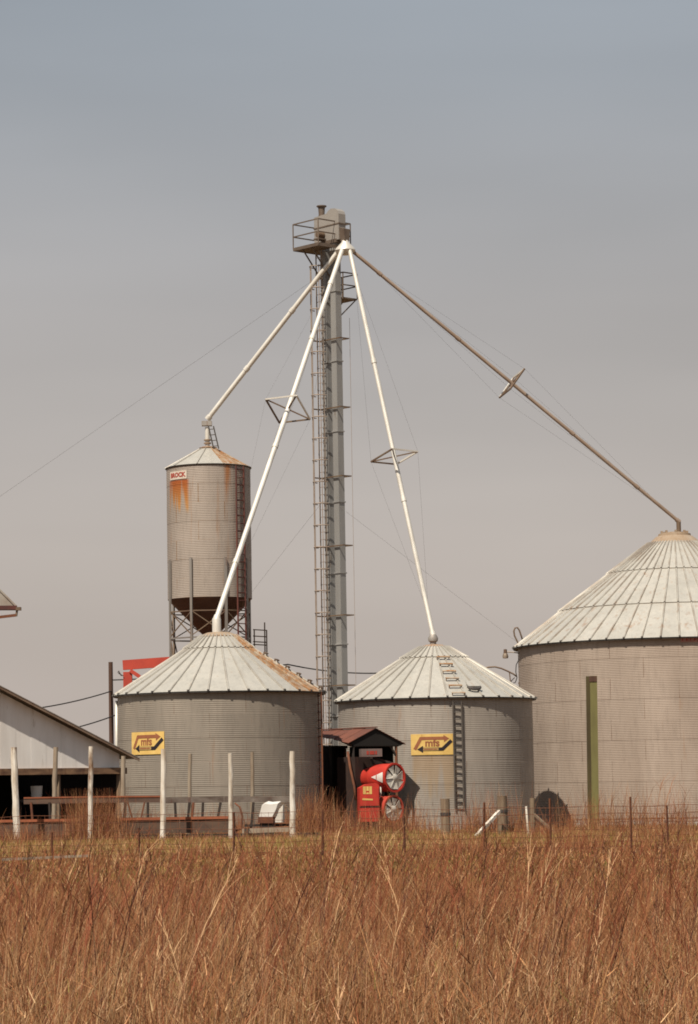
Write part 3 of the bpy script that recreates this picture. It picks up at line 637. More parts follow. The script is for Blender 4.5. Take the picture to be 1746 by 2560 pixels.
# power lines, service pole
wire('black power cable sagging from barn to utility pole', [P(60, 1775, 104 * K), P(281, 1727, 110 * K)], .028, 'power_cable', grp='farm power cables', mat='cable_black', sag=.1)
wire('black power cable running behind the elevator trunks', [P(281, 1700, 110 * K), P(720, 1661, 110 * K), P(945, 1683, 110 * K)], .03, 'power_cable', grp='farm power cables', mat='cable_black', sag=.12)
wire('lower black power cable leaving the barn roof', [P(150, 1828, 104 * K), P(297, 1785, 99.5 * K)], .028, 'power_cable', grp='farm power cables', mat='cable_black', sag=.06)
up = G(281, 110 * K); single('utility_pole', MB().tube([up + UZ * -.2, Vector((up.x - .02, 110 * K, Zat(1655, 110 * K, 281)))], [.12, .095], 12), 'pole_wood', 'brown wooden utility pole between barn and low bin', 'pole', up, 30)

# red loading frame behind the left bin
T = Thing('loading_frame', 'bright red steel frame showing above the low bin roof', 'frame', G(325, 108 * K))
dF = 108 * K
T.part('top_beam', MB().box((P(308, 1663, dF) + P(470, 1651, dF)) / 2, (P(308, 1663, dF) - P(470, 1651, dF)).length, .30, .42, (P(470, 1651, dF) - P(308, 1663, dF)).normalized(), (0, 1, 0), Vector((0, 1, 0)).cross(P(470, 1651, dF) - P(308, 1663, dF)).normalized() * -1), 'red_faded')
bt = P(320, 1680, dF); T.part('post', MB().box(Vector((bt.x, dF, bt.z / 2)), .38, .30, bt.z), 'red_faded')
b2 = P(455, 1680, dF); T.part('post', MB().box(Vector((b2.x, dF, b2.z / 2)), .34, .28, b2.z), 'red_faded')
T.part('brace', MB().bar(P(326, 1676, dF - .16), P(350, 1692, dF - .16), .12, .16), 'red_faded')
T.part('hook', MB().tube([P(309, 1690, dF - .2), P(298, 1684, dF - .2), P(295, 1680, dF - .2), P(297, 1677, dF - .2), P(304, 1690, dF - .2)], .02, 5), 'wire_steel')

# ------------------------------------------------------------------ yard lamp and service bracket on the big bin
lw = arcpt(BBx, D_B, BR, 1304, 1632)
T = Thing('yard_lamp', 'small yard lamp on an arm from the wide bin wall', 'lamp', P(1264, 1640, D_B - 1))
dl = D_B - .6
T.part('arm', MB().tube([P(1306, 1634, dl + .4), P(1285, 1631, dl), P(1266, 1630, dl)], .025, 6), 'lamp_metal')
lc_ = P(1264, 1640, dl)
T.part('housing', MB().lathe([(0, .30), (.07, .29), (.08, .12), (.05, .10)], 14, lc_), 'frame_steel', 40)
T.part('shade', MB().lathe([(.05, .13), (.10, .10), (.13, -.02), (.11, -.10), (.0, -.11)], 14, lc_), 'lamp_metal', 40)
T = Thing('service_bracket', 'curved conduit bracket with cable loop beside the wide bin', 'bracket', P(1290, 1690, dl))
T.part('conduit', MB().tube([P(x, y, dl) for x, y in ((1208, 1671), (1222, 1668), (1238, 1667), (1254, 1671), (1270, 1678), (1284, 1685), (1292, 1691))], .035, 7), 'frame_steel', True)
T.part('strut', MB().bar(P(1274, 1680, dl), P(1277, 1708, dl), .04), 'frame_steel')
T.part('cable_loop', MB().tube([P(x, y, dl) for x, y in ((1297, 1650), (1291, 1662), (1290, 1680), (1293, 1694), (1289, 1706), (1280, 1709), (1279, 1702), (1287, 1694))], .022, 6), 'cable_black', True)

# green post before the big bin
dG = 97.5 * K
gp = P(1478, 1690, dG); gb = P(1482, 2070, dG); base = Vector((gb.x + .02, dG, 0)); topv = Vector((gp.x, dG, gp.z))
T = Thing('steel_post', 'tall mossy green steel post standing before the wide bin', 'post', base)
ax = Vector((.975, .22, 0)).normalized(); ay = Vector((.22, -.975, 0)).normalized(); dz_ = topv - base
def slab(c0, c1, w_, t_): return MB().hexa([c0 - ax * w_ / 2 - ay * t_ / 2, c0 + ax * w_ / 2 - ay * t_ / 2, c0 + ax * w_ / 2 + ay * t_ / 2, c0 - ax * w_ / 2 + ay * t_ / 2, c1 - ax * w_ / 2 - ay * t_ / 2, c1 + ax * w_ / 2 - ay * t_ / 2, c1 + ax * w_ / 2 + ay * t_ / 2, c1 - ax * w_ / 2 + ay * t_ / 2])
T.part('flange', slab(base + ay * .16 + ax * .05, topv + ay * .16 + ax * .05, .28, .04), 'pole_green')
T.part('flange', slab(base - ay * .12 - ax * .03, topv - ay * .12 - ax * .03, .28, .04), 'pole_shade')
T.part('web', slab(base + ax * .04 + ay * .02, topv + ax * .04 + ay * .02, .04, .235), 'pole_shade')
T.part('top_cap', MB().box(topv + ax * .02 + ay * .17 - UZ * .12, .30, .06, .22, ax, ay), 'pole_wood')

# ------------------------------------------------------------------ shed between the bins
SH0 = Vector((P(940, 1820, 95.9 * K).x, 95.9 * K, 0)); U_ = Vector((-.59, .81, 0)).normalized(); V_ = Vector((.81, .59, 0)).normalized()
rz = P(940, 1821, SH0.y).z; SHL = 3.7; wR, wL0, wL1 = 1.45, 1.32, .42; pt_ = .43
def shp(u, v, z): return SH0 + U_ * u + V_ * v + UZ * z
T = Thing('pole_shed', 'small open shed with rust red metal roof between the low bins', 'shed', SH0)
nS = 5
for i in range(nS):
    a, b = i * SHL / nS, (i + 1) * SHL / nS; wa, wb = wL0 + (wL1 - wL0) * i / nS, wL0 + (wL1 - wL0) * (i + 1) / nS; lf = .012 * (i % 2)
    a2 = a - (.04 if i else 0)
    T.part('roof_sheet', MB().prism([shp(a2, .0, rz + lf), shp(b, .0, rz + lf), shp(b, -wb, rz - wb * pt_ + lf), shp(a2, -wa, rz - wa * pt_ + lf + (.05 if i == 2 else 0))], UZ * .018), 'rust_roof_sheet')
    T.part('roof_sheet', MB().prism([shp(a2, .0, rz + lf), shp(b, .0, rz + lf), shp(b, wR, rz - wR * pt_ + lf), shp(a2, wR, rz - wR * pt_ + lf)], UZ * .018), 'rust_roof_sheet')
T.part('ridge_cap', MB().bar(shp(-.03, 0, rz + .05), shp(SHL, 0, rz + .05), .14, .04), 'rust_roof_sheet')
ez = rz - 1.12 * pt_ - .16
gab = [shp(.05, -wL0 + .12, rz - (wL0 - .12) * pt_ - .03), shp(.05, 0, rz - .03), shp(.05, wR - .1, rz - (wR - .1) * pt_ - .03), shp(.05, wR - .25, ez - .03), shp(.05, -wL0 + .3, ez - .03)]
T.part('gable_shade', MB().prism(gab, U_ * .04), 'interior_shade')  # dark sheet standing in for the shade in the open gable
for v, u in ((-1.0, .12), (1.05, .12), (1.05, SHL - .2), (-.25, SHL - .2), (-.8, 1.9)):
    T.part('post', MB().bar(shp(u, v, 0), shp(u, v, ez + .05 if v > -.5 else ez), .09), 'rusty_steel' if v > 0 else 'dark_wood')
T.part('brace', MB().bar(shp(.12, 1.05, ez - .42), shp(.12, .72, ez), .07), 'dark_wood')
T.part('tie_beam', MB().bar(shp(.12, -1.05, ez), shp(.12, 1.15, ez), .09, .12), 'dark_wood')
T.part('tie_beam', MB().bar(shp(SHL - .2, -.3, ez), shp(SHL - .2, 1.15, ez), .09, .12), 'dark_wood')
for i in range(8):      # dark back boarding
    v = -.42 + i * .21; T.part('back_board', MB().box(shp(SHL - .12, v, (ez) / 2), .2, .025, ez - .02 * (i % 3), V_, U_), 'interior_shade')
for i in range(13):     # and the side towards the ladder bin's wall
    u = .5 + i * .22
    T.part('side_board', MB().box(shp(u, 1.10, (ez) / 2), .21, .025, ez - .03 * (i % 3), U_, V_), 'interior_shade')
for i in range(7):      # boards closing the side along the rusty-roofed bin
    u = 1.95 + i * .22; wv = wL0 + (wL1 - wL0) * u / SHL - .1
    T.part('side_board', MB().box(shp(u, -wv, ez / 2), .21, .025, ez - .03 * (i % 3), U_, V_), 'interior_shade')

# ------------------------------------------------------------------ grain dryer with twin fans
dD = 94.4 * K; FN = Vector((.69, -.724, 0)).normalized(); FT = Vector((FN.y * -1, FN.x, 0)); FT = Vector((.724, .69, 0)).normalized()
DR = Thing('grain_dryer', 'red grain dryer with two round fans and control cabinet under the shed', 'grain dryer', G(950, dD))
def fan(px, py, Rf, depth, mat, name, grey=.0):
    c = P(px, py, dD)
    hs = DR.part(name, MB().lathe([(Rf * .97, -depth), (Rf * 1.0, -depth), (Rf * 1.0, -.04), (Rf * 1.06, -.03), (Rf * 1.06, .03), (Rf * .93, .03), (Rf * .90, -.06), (Rf * .90, -.34)], 32, c, FN), mat, 40)
    DR.part('fan_back', MB().lathe([(Rf * .95, -.345), (0, -.345)], 32, c, FN), 'fan_mid', parent=hs)
    M = Vector((0, 0, 1)).rotation_difference(FN).to_matrix()
    for k in range(7):
        a0 = 2 * math.pi * k / 7 + grey; q = []
        for (rr, da, zz) in ((.2, -.48, -.03), (.2, .50, .015), (.88, .43, .015), (.88, -.33, -.03)):
            q.append(c + M @ Vector((Rf * rr * math.cos(a0 + da), Rf * rr * math.sin(a0 + da), zz)))
        DR.part('fan_blade', MB().prism(q, FN * .015), 'fan_grey', parent=hs)
    DR.part('fan_hub', MB().lathe([(Rf * .26, -.2), (Rf * .26, .02), (Rf * .14, .05), (0, .05)], 16, c, FN), 'fan_grey', 40, parent=hs)
    return c
RF = .53
c1 = fan(987, 1944, RF, .95, 'red_paint', 'fan_housing'); c2_ = fan(984, 2023, RF * .96, .8, 'red_faded', 'fan_housing', .3)
# tapered duct behind the upper fan
DR.part('fan_transition', MB().lathe([(RF * .98, -.95), (RF * .72, -1.45), (RF * .72, -1.7)], 28, c1, FN), 'red_paint', 30)
# white arrow emblem wrapped on the housing flank
def wrap(c, Rr, ang, zlo, zhi, mat_, poly, th=.012):
    M = Vector((0, 0, 1)).rotation_difference(FN).to_matrix(); vv = []
    for s_ in (0, th):
        for (a, z) in poly: vv.append(c + M @ Vector(((Rr + .004 + s_) * math.cos(a), (Rr + .004 + s_) * math.sin(a), z)))
    n = len(poly); return MB().add(vv, [tuple(range(n))[::-1], tuple(range(n, 2 * n))] + [(i, (i + 1) % n, n + (i + 1) % n, n + i) for i in range(n)])
def on_flank(px, py, off):      # pixel ray onto the upper fan's drum
    r = ray(px, py); o = CAMP - c1; ax_ = FN; rp = r - ax_ * r.dot(ax_); op = o - ax_ * o.dot(ax_); A, B, Cq = rp.dot(rp), 2 * rp.dot(op), op.dot(op) - (RF + off) ** 2
    t = (-B - math.sqrt(max(0.0, B * B - 4 * A * Cq))) / (2 * A); return CAMP + r * t
def flank_tri(xa, xb, nx=4, ny=5):      # slice of the arrow head between two pixel columns, laid on the drum in small facets
    g = lambda i, j, o: (lambda x: on_flank(x, 1943 + (x - 928) / 29 * ((1930 - 1943) * (1 - j / ny) + (1957 - 1943) * j / ny), o))(xa + (xb - xa) * i / nx)
    vv = [g(i, j, .02) for i in range(nx + 1) for j in range(ny + 1)]; W1 = ny + 1
    return MB().add(vv, [(i * W1 + j, i * W1 + j + 1, (i + 1) * W1 + j + 1, (i + 1) * W1 + j) for i in range(nx) for j in range(ny)])
for xa, xb in ((928.5, 940), (942, 957)): DR.part('emblem', flank_tri(xa, xb), 'white_clean')
# control cabinet
cb = P(922, 2010, dD - .25); CAX = Vector((.985, .17, 0)).normalized(); CAY = Vector((-.17, .985, 0)).normalized()
z0c, z1c = Zat(2054, dD - .25, 922), Zat(1962, dD - .25, 922); Wc = .76
cab = DR.part('control_cabinet', MB().prism([cb + CAX * x - CAY * .22 + UZ * (z - cb.z) for x, z in ((-Wc / 2, z0c), (Wc / 2, z0c), (Wc / 2, z1c - .03), (Wc / 2 - .1, z1c + .06), (-Wc / 2 + .25, z1c + .02), (-Wc / 2, z1c - .12))], CAY * .5), 'red_paint')
zs_ = z0c + (z1c - z0c) * .40
fr = lambda x, z, o: cb + CAX * x - CAY * (.22 + o) + UZ * (z - cb.z)
DR.part('cabinet_door', MB().prism([fr(-Wc / 2 + .03, zs_ + .04, .004), fr(Wc / 2 - .03, zs_ + .04, .004), fr(Wc / 2 - .03, z1c - .12, .004), fr(-Wc / 2 + .03, z1c - .16, .004)], -CAY * .025), 'red_paint', parent=cab)
DR.part('cabinet_seam', MB().prism([fr(-Wc / 2, zs_ - .015, .002), fr(Wc / 2, zs_ - .015, .002), fr(Wc / 2, zs_ + .02, .002), fr(-Wc / 2, zs_ + .02, .002)], -CAY * .012), 'dryer_body', parent=cab)
ecx, ecz = -.08, zs_ + .62
for (x0, z0, x1, z1) in ((-.17, -.14, -.06, .15), (-.04, -.02, .05, .15), (.07, -.14, .17, .15), (-.04, -.14, .05, -.08)):
    DR.part('emblem_mark', MB().prism([fr(ecx + x0, ecz + z0, .031), fr(ecx + x1, ecz + z0, .031), fr(ecx + x1, ecz + z1, .031), fr(ecx + x0, ecz + z1, .031)], -CAY * .006), 'sign_yellow', parent=cab)
DR.part('emblem_mark', MB().prism([fr(-.28, zs_ + .26, .031), fr(.12, zs_ + .24, .031), fr(.12, zs_ + .30, .031), fr(-.28, zs_ + .33, .031)], -CAY * .006), 'sign_yellow', parent=cab)
DR.part('vent_grille', MB().box(P(953, 2014, dD + .05), .13, .06, .40), 'white_paint'); DR.part('gas_pipe', MB().tube([P(952, 1960, dD), P(953, 1985, dD), P(947, 2000, dD), P(952, 2060, dD)], .03, 7), 'fan_grey', True)
# body with sloping hood, heat box
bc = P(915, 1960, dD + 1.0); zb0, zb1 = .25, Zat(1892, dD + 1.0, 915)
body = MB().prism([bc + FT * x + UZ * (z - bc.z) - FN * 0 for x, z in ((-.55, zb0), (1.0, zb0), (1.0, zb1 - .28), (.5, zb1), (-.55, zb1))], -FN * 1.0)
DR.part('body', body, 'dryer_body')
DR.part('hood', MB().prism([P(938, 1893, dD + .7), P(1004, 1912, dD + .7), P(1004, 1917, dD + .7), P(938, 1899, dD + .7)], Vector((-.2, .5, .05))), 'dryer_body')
hb = P(927, 1882, dD + .45); DR.part('heater_box', MB().box(hb, .80, .5, .30, CAX, CAY), 'heater_grey')
for x0, x1 in ((-.20, -.12), (-.08, .10), (.13, .20)): DR.part('faded_mark', MB().box(hb - CAY * .257 + CAX * (x0 + x1) / 2, x1 - x0, .012, .14, CAX, CAY), 'sign_red')
for x in (902, 945, 990): DR.part('stand_leg', MB().bar(Vector((P(x, 2040, dD + .2).x, dD + .2, 0)), P(x, 2052, dD + .2), .07), 'rusty_steel')
DR.part('supply_pipe', MB().tube([P(870, 1880, dD + .8), P(876, 1920, dD + .5), P(886, 1965, dD + .3), P(890, 2000, dD + .2)], .05, 8), 'rusty_steel', True)
# red auger hopper on the ground
ah = G(884, 90.5 * K); T = Thing('auger_hopper', 'low red auger hopper lying in weeds before the dryer', 'hopper', ah)
T.part('tray', MB().hexa([ah + Vector(v) for v in ((-.30, -.2, 0), (.22, -.2, 0), (.22, .2, 0), (-.30, .2, 0), (-.42, -.3, .22), (.26, -.3, .34), (.26, .3, .34), (-.42, .3, .22))]), 'red_faded')
T.part('auger_tube', MB().tube([ah + Vector((-.2, .1, .12)), ah + Vector((-1.3, .5, .16))], .08, 10), 'red_faded', True)
T.part('skid', MB().bar(ah + Vector((.1, -.1, .05)), ah + Vector((.9, -.35, .06)), .08), 'red_faded')

# ------------------------------------------------------------------ open-fronted barn at the left
gn = Vector((math.sin(R_(40)), -math.cos(R_(40)), 0)); gt = Vector((-math.cos(R_(40)), -math.sin(R_(40)), 0))
BE = P(300, 2000, 88.5 * K); BE.z = 0
def bp(px, py, off=0): return PP(px, py, BE + gn * off, gn)
def sz(p): q = p - BE; return q.dot(gt), q.z
ob = .38; s1, z1 = sz(bp(350, 1897, ob)); s2, z2 = sz(bp(10, 1720, ob)); m_ = (z2 - z1) / (s2 - s1); sR = s2 + 2.6; zR = z1 + m_ * (sR - s1); zW = sz(bp(160, 1921))[1]
rake = lambda s: z1 + m_ * (s - s1) if s <= sR else zR - m_ * (s - sR)
def gp_(s, z, o=0): return BE + gt * s + UZ * z + gn * o
T = Thing('open_barn', 'white open-fronted barn with sloping roof edge before the low bin', 'barn', BE)
s = .0; i = 0; send = 2 * sR - .2
while s < send:
    e = min(s + .62, send); zt0, zt1 = rake(s) - .09, rake(e) - .09; o = .006 * (i % 2)
    lo0, lo1 = max(min(zW, zt0), .0), max(min(zW, zt1), 0)
    poly = [gp_(s, lo0 - .01, o), gp_(e, lo1 - .01, o)]
    if s < sR < e: poly += [gp_(e, zt1, o), gp_(sR, zR - .09, o), gp_(s, zt0, o)]
    else: poly += [gp_(e, zt1, o), gp_(s, zt0, o)]
    if zt1 - lo1 > .05 or zt0 - lo0 > .05: T.part('wall_sheet', MB().prism(poly, -gn * .03), 'barn_white')
    s = e + .004; i += 1
dep = 7.0
for (sa, sb) in ((s1, sR), (sR, 2 * sR - s1)):
    n = 8
    for k in range(n):
        o0, o1 = ob - k * (dep + ob) / n, ob - (k + 1) * (dep + ob) / n
        T.part('roof_sheet', MB().prism([gp_(sa, rake(sa) + .006 * (k % 2), o0), gp_(sb, rake(sb) + .006 * (k % 2), o0), gp_(sb, rake(sb) + .006 * (k % 2), o1 - .03), gp_(sa, rake(sa) + .006 * (k % 2), o1 - .03)], UZ * .03), 'barn_roof')
    T.part('rake_board', MB().hexa([gp_(sa, rake(sa) - .085, ob - .05), gp_(sb, rake(sb) - .085, ob - .05), gp_(sb, rake(sb) - .085, ob - .01), gp_(sa, rake(sa) - .085, ob - .01), gp_(sa, rake(sa) - .004, ob - .05), gp_(sb, rake(sb) - .004, ob - .05), gp_(sb, rake(sb) - .004, ob - .01), gp_(sa, rake(sa) - .004, ob - .01)]), 'rake_trim')
T.part('header_beam', MB().bar(gp_(-.25, zW - .10, .05), gp_(sR * 2, zW - .10, .05), .12, .22), 'beam_worn')
for s in (.0, 2.6, 7.2, sR * 2 - .2): T.part('post', MB().bar(gp_(s, 0, -.04), gp_(s, zW - .2, -.04), .14), 'old_wood')
T.part('post', MB().bar(gp_(sz(bp(284, 1960, -1.5))[0], 0, -1.5), gp_(sz(bp(284, 1960, -1.5))[0], zW + .1, -1.5), .16), 'pole_green')
for k in range(16): T.part('back_board', MB().box(gp_(sR * 2 * (k + .5) / 16, 1.5, -dep), sR * 2 / 16 - .01, .03, 3.0 - .02 * (k % 2), gt, gn), 'interior_shade')
for k in range(14): T.part('side_board', MB().box(gp_(.02, (z1 - .1) / 2, -dep * (k + .5) / 14), .03, dep / 14 - .01, z1 - .1 - .02 * (k % 2), gt, gn), 'interior_shade')
for k in range(14): T.part('side_board', MB().box(gp_(2 * sR - .3, (z1 - .1) / 2, -dep * (k + .5) / 14), .03, dep / 14 - .01, z1 - .1 - .02 * (k % 2), gt, gn), 'interior_shade')
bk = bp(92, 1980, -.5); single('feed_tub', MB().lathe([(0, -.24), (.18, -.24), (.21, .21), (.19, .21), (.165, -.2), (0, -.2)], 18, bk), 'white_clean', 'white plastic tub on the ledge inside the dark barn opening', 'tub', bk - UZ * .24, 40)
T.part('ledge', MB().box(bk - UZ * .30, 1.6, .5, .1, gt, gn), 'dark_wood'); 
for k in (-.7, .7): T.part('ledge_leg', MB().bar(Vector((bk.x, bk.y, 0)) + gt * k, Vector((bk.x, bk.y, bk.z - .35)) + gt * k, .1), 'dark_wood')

# tall barn whose roof corner shows at the frame edge
dQ = 100 * K; q0 = P(42, 1513, dQ); T = Thing('tall_barn', 'roof corner of a tall pale barn with hanging track beam', 'barn', G(-200, dQ))
rw = 6.0; rzq = q0.z
T.part('roof_slope', MB().prism([P(43, 1514, dQ), P(-60, 1412, dQ), P(-60, 1418, dQ), P(43, 1520, dQ)], Vector((-7, 7, 0))), 'barn_roof')
T.part('gable_end', MB().prism([P(40, 1516, dQ + .05), P(-58, 1420, dQ + .05), P(-58, 1516, dQ + .05)], Vector((0, .06, 0))), 'barn_roof')
T.part('roof_slope', MB().prism([P(-60, 1412, dQ), P(-300, 1640, dQ), P(-300, 1646, dQ), P(-60, 1418, dQ)], Vector((-7, 7, 0))), 'barn_roof')
T.part('fascia', MB().bar(P(43, 1519, dQ - .05), P(-70, 1519, dQ - .05), .10, .16), 'ladder_red')
T.part('fascia_trim', MB().bar(P(41, 1524, dQ - .03), P(-70, 1524, dQ - .03), .08, .06), 'frame_steel')
T.part('gutter_end', MB().box(P(47, 1522, dQ), .20, .25, .13), 'frame_steel')
T.part('hanger', MB().bar(P(43, 1526, dQ), P(41, 1541, dQ), .07), 'frame_steel')
T.part('track_beam', MB().bar(P(40, 1538, dQ), P(-70, 1551, dQ), .09, .11), 'rusty_steel')
wx = P(-75, 1540, dQ + 1).x
T.part('wall', MB().box(Vector((wx - 2.0, dQ + 2.5, Zat(1520, dQ, 0) / 2)), 4, 4, Zat(1520, dQ, 0)), 'barn_white')

# ------------------------------------------------------------------ tall white lot posts
def lotpost(px, top, d, w_, lean, label, mat, grp):
    b = G(px, d); t = P(px + lean, top, d); m = MB(); n = 9; pts = []
    for i in range(n + 1):
        f = i / n; pts.append(b.lerp(Vector((t.x, d, t.z)), f) + Vector((random.uniform(-.014, .014), 0, 0)) * (0 < i < n))
    pts[0] = pts[0] - UZ * .25
    m.tube(pts, [w_ * (1.08 - .16 * i / n) * random.uniform(.93, 1.06) for i in range(n + 1)], 9)
    return single('lot_post', m, mat, label, 'post', b, 30, grp)
dN, dFf = 83.5 * K, 86.0 * K; GN, GF = 'front row of tall lot posts', 'back row of tall lot posts'
for px, top, ln_, w_, lb in ((43, 1868, -8, .115, 'thick white wooden post at the near end of the feed bunk'), (225, 1866, 3, .085, 'white wooden post before the brown brush by the barn'), (406, 1872, 3, .095, 'bright white wooden post overlapping the corner of the yellow sign'), (577, 1883, -1, .085, 'white wooden post at the end of the feed bunk'), (731, 1878, 0, .095, 'bright white wooden post beside the white mineral feeder')):
    lotpost(px, top, dN, w_, ln_, lb, 'post_white', GN)
for px, top, ln_, w_, lb in ((133, 1868, 7, .085, 'weathered post before the white barn wall'), (307, 1890, 2, .085, 'weathered post under the low end of the barn roof'), (472, 1884, 4, .07, 'weathered post behind the bunk, before the bin wall'), (630, 1880, 1, .07, 'weathered post behind the mineral feeder board')):
    lotpost(px, top, dFf, w_, ln_, lb, 'post_weathered', GF)

# ------------------------------------------------------------------ feed bunk
dK = 84.8 * K
T = Thing('feed_bunk', 'long weathered feed bunk with rust orange rim between the tall posts', 'feed bunk', G(300, dK))
pk = lambda x, y, o=0: P(x, y, dK + o)
def plank(nm, x0, y0, x1, y1, h, t, mat, o=0): return T.part(nm, MB().bar(pk(x0, y0, o), pk(x1, y1, o), t, h), mat)
segs = [(-20, 150), (150, 300), (300, 450), (450, 590)]
yrim = lambda x: 2050 - (x) * .016
for a, b in segs:
    plank('side_board', a, yrim(a) + 22, b - 1, yrim(b) + 22, .50, .05, 'bunk_board')
    plank('rim_rail', a, yrim(a) + 3, b - 1, yrim(b) + 3, .09, .09, 'bunk_edge', -.03)
    plank('far_side', a, yrim(a) + 18, b - 1, yrim(b) + 18, .36, .05, 'bunk_board', .75)
    plank('trough_floor', a, yrim(a) + 34, b - 1, yrim(b) + 34, .05, .70, 'bunk_board', .37)
for x in (10, 120, 240, 350, 450, 560): T.part('leg', MB().bar(Vector((pk(x, 2080, .2).x, dK + .2, 0)), pk(x, 2088, .2), .12), 'dark_wood'); T.part('leg', MB().bar(Vector((pk(x, 2080, .65).x, dK + .65, 0)), pk(x, 2088, .65), .12), 'dark_wood')
for a, b in ((-20, 190), (200, 395), (400, 596), (600, 800)): plank('bunk_shadow_strip', a, 2096 - a * .012, b, 2096 - b * .012, .14, .10, 'dark_wood', -.25)  # added dark planks standing in for the shadow beneath the bunk
for a, b in ((612, 726),): plank('low_rail', a, 2064, b, 2062, .08, .06, 'dark_wood', .3)
# head rail above
for (a, b, mat, ya, yb) in ((60, 235, 'bunk_board', 2003, 2000), (235, 408, 'bunk_board', 2000, 1999)):
    plank('head_rail', a, ya, b, yb, .20, .07, mat, .4); plank('rail_edge', a, ya - 8, b, yb - 8, .05, .08, 'bunk_edge', .385)
for (a, b, ya, yb) in ((410, 560, 2001, 1998), (561, 728, 1998, 1998)): plank('head_rail', a, ya, b, yb, .19, .06, 'bunk_grey', .4)
for x, xx in ((82, 78), (126, 124), (310, 314), (332, 320), (352, 362), (370, 370), (440, 438), (470, 474), (480, 484), (506, 508), (544, 552), (628, 634)):
    T.part('divider', MB().bar(pk(x, 2050 if x < 600 else 2070, .35), pk(xx, 2006, .35), .075, .05), 'rusty_steel' if x in (82, 332, 352, 480) else 'dark_wood')
T.part('end_hoop', MB().tube([pk(588, 2078, .1), pk(604, 2072, .2), pk(606, 2040, .2), pk(600, 2018, .2), pk(588, 2008, .3)], .03, 7), 'rusty_steel', True)
# mineral feeder
dM = 84.6 * K; T = Thing('mineral_feeder', 'white hooded mineral feeder with rust red base beside the tall posts', 'feeder', G(668, dM))
pmf = lambda x, y, o=0: P(x, y, dM + o)
T.part('hood', MB().prism([pmf(648, 2042), pmf(655, 2013), pmf(664, 2009), pmf(674, 2011), pmf(695, 2009), pmf(690, 2024), pmf(681, 2042)], Vector((.1, .35, .08))), 'white_clean')
T.part('base', MB().prism([pmf(646, 2042, -.03), pmf(683, 2042, -.03), pmf(684, 2058, -.03), pmf(645, 2058, -.03)], Vector((.1, .4, 0))), 'rusty_steel')
T.part('side_panel', MB().prism([pmf(687, 2056, .1), pmf(692, 2030, .1), pmf(708, 2012, .1), pmf(706, 2056, .1)], Vector((.05, .1, 0))), 'fan_grey')
T.part('foot', MB().box(Vector((pmf(668, 2060).x, dM + .2, pmf(668, 2058).z / 2)), .5, .35, pmf(668, 2058).z), 'dark_wood')
bd = MB().bar(P(606, 2077, dM - .3), P(733, 2073, dM - .3), .06, .17); single('loose_plank', bd, 'post_weathered', 'pale loose plank lying low below the mineral feeder', 'plank', P(606, 2077, dM - .3))
pl = G(100, 53 * K); single('fallen_board', MB().bar(G(4, 53 * K) + UZ * .30, G(225, 53.5 * K) + UZ * .34, .10, .05), 'post_weathered', 'long pale board lying across the weeds on the barn side', 'board', pl)

# ------------------------------------------------------------------ fences
dW = 61.0 * K
T = Thing('wire_fence', 'rusty woven wire fence with steel posts crossing the weeds', 'fence', G(873, dW))
for px, top, dx in ((347, 2070, -2), (585, 2030, 2), (807, 2024, 3), (1010, 2040, 0), (1211, 2006, 4), (1375, 1996, 1), (1576, 1992, 1), (1667, 2014, 0), (130, 2080, 0)):
    b = G(px - dx, dW); t = P(px, top, dW); m = MB().bar(b - UZ * .2, t, .045, .045).bar(b + Vector((0, -.03, -.2)), t + Vector((0, -.03, 0)), .012, .05)
    T.part('post', m, 'rusty_steel')
x0, x1 = G(-60, dW).x, G(1830, dW).x
for zz in (.16, .28, .42, .58, .76, .96, 1.14):
    pts = [Vector((x0 + (x1 - x0) * i / 30, dW - .04, zz + .02 * math.sin(i * 1.7 + zz * 9))) for i in range(31)]
    T.part('wire', MB().tube(pts, .006, 4), 'rusty_steel')
mb = MB(); x = x0
while x < x1: mb.tube([Vector((x, dW - .045, .1)), Vector((x + random.uniform(-.02, .02), dW - .045, 1.15))], .004, 3); x += .17
T.part('stay_wires', mb, 'rusty_steel')
def woodpost(px, top, d, r, label, ties=True):
    b = G(px, d); t = P(px, top, d); T = Thing('wooden_post', label, 'post', b, 'short wooden fence posts by the low bin')
    T.part('shaft', MB().tube([b - UZ * .2, b.lerp(t, .6), t], [r * 1.05, r, r * .97], 12), 'old_wood', 30)
    if ties: T.part('wire_wrap', MB().lathe([(r + .004, t.z - .55), (r + .016, t.z - .55), (r + .016, t.z - .45), (r + .004, t.z - .45)], 12, (b.x, b.y, 0)), 'wire_steel')
woodpost(1113, 1997, 82 * K, .155, 'thick wooden post wrapped in wire before the ladder bin'); woodpost(1255, 1990, 83 * K, .17, 'thick wooden corner post propped by a pale brace'); woodpost(1331, 1995, 83 * K, .09, 'slim wooden post between the corner post and the wide bin', False)
br = MB().bar(P(1249, 2028, 82.6 * K), Vector((P(1186, 2100, 81.6 * K).x, 81.6 * K, .02)), .10); single('brace_timber', br, 'post_white', 'pale diagonal timber propping the wooden corner post', 'brace', P(1186, 2100, 81.6 * K), group='diagonal fence braces')
br = MB().bar(P(1336, 2036, 82.8 * K), Vector((P(1398, 2096, 82.0 * K).x, 82.0 * K, .02)), .07); single('brace_timber', br, 'old_wood', 'brown diagonal timber leaning from the slim wooden post', 'brace', P(1398, 2096, 82 * K), group='diagonal fence braces')
for px, top in ((1317, 2018), (1042, 2010)): pass
single('fence_stake', MB().bar(G(1319, 81 * K), P(1316, 2016, 81 * K), .06), 'post_white', 'short white stake beside the slim wooden post', 'stake', G(1319, 81 * K))
dR_ = 92 * K; single('fence_rail', MB().bar(P(1418, 2050, dR_), P(1800, 2044, dR_), .05), 'rusty_steel', 'low rusty pipe rail before the wide bin', 'rail', P(1418, 2050, dR_))

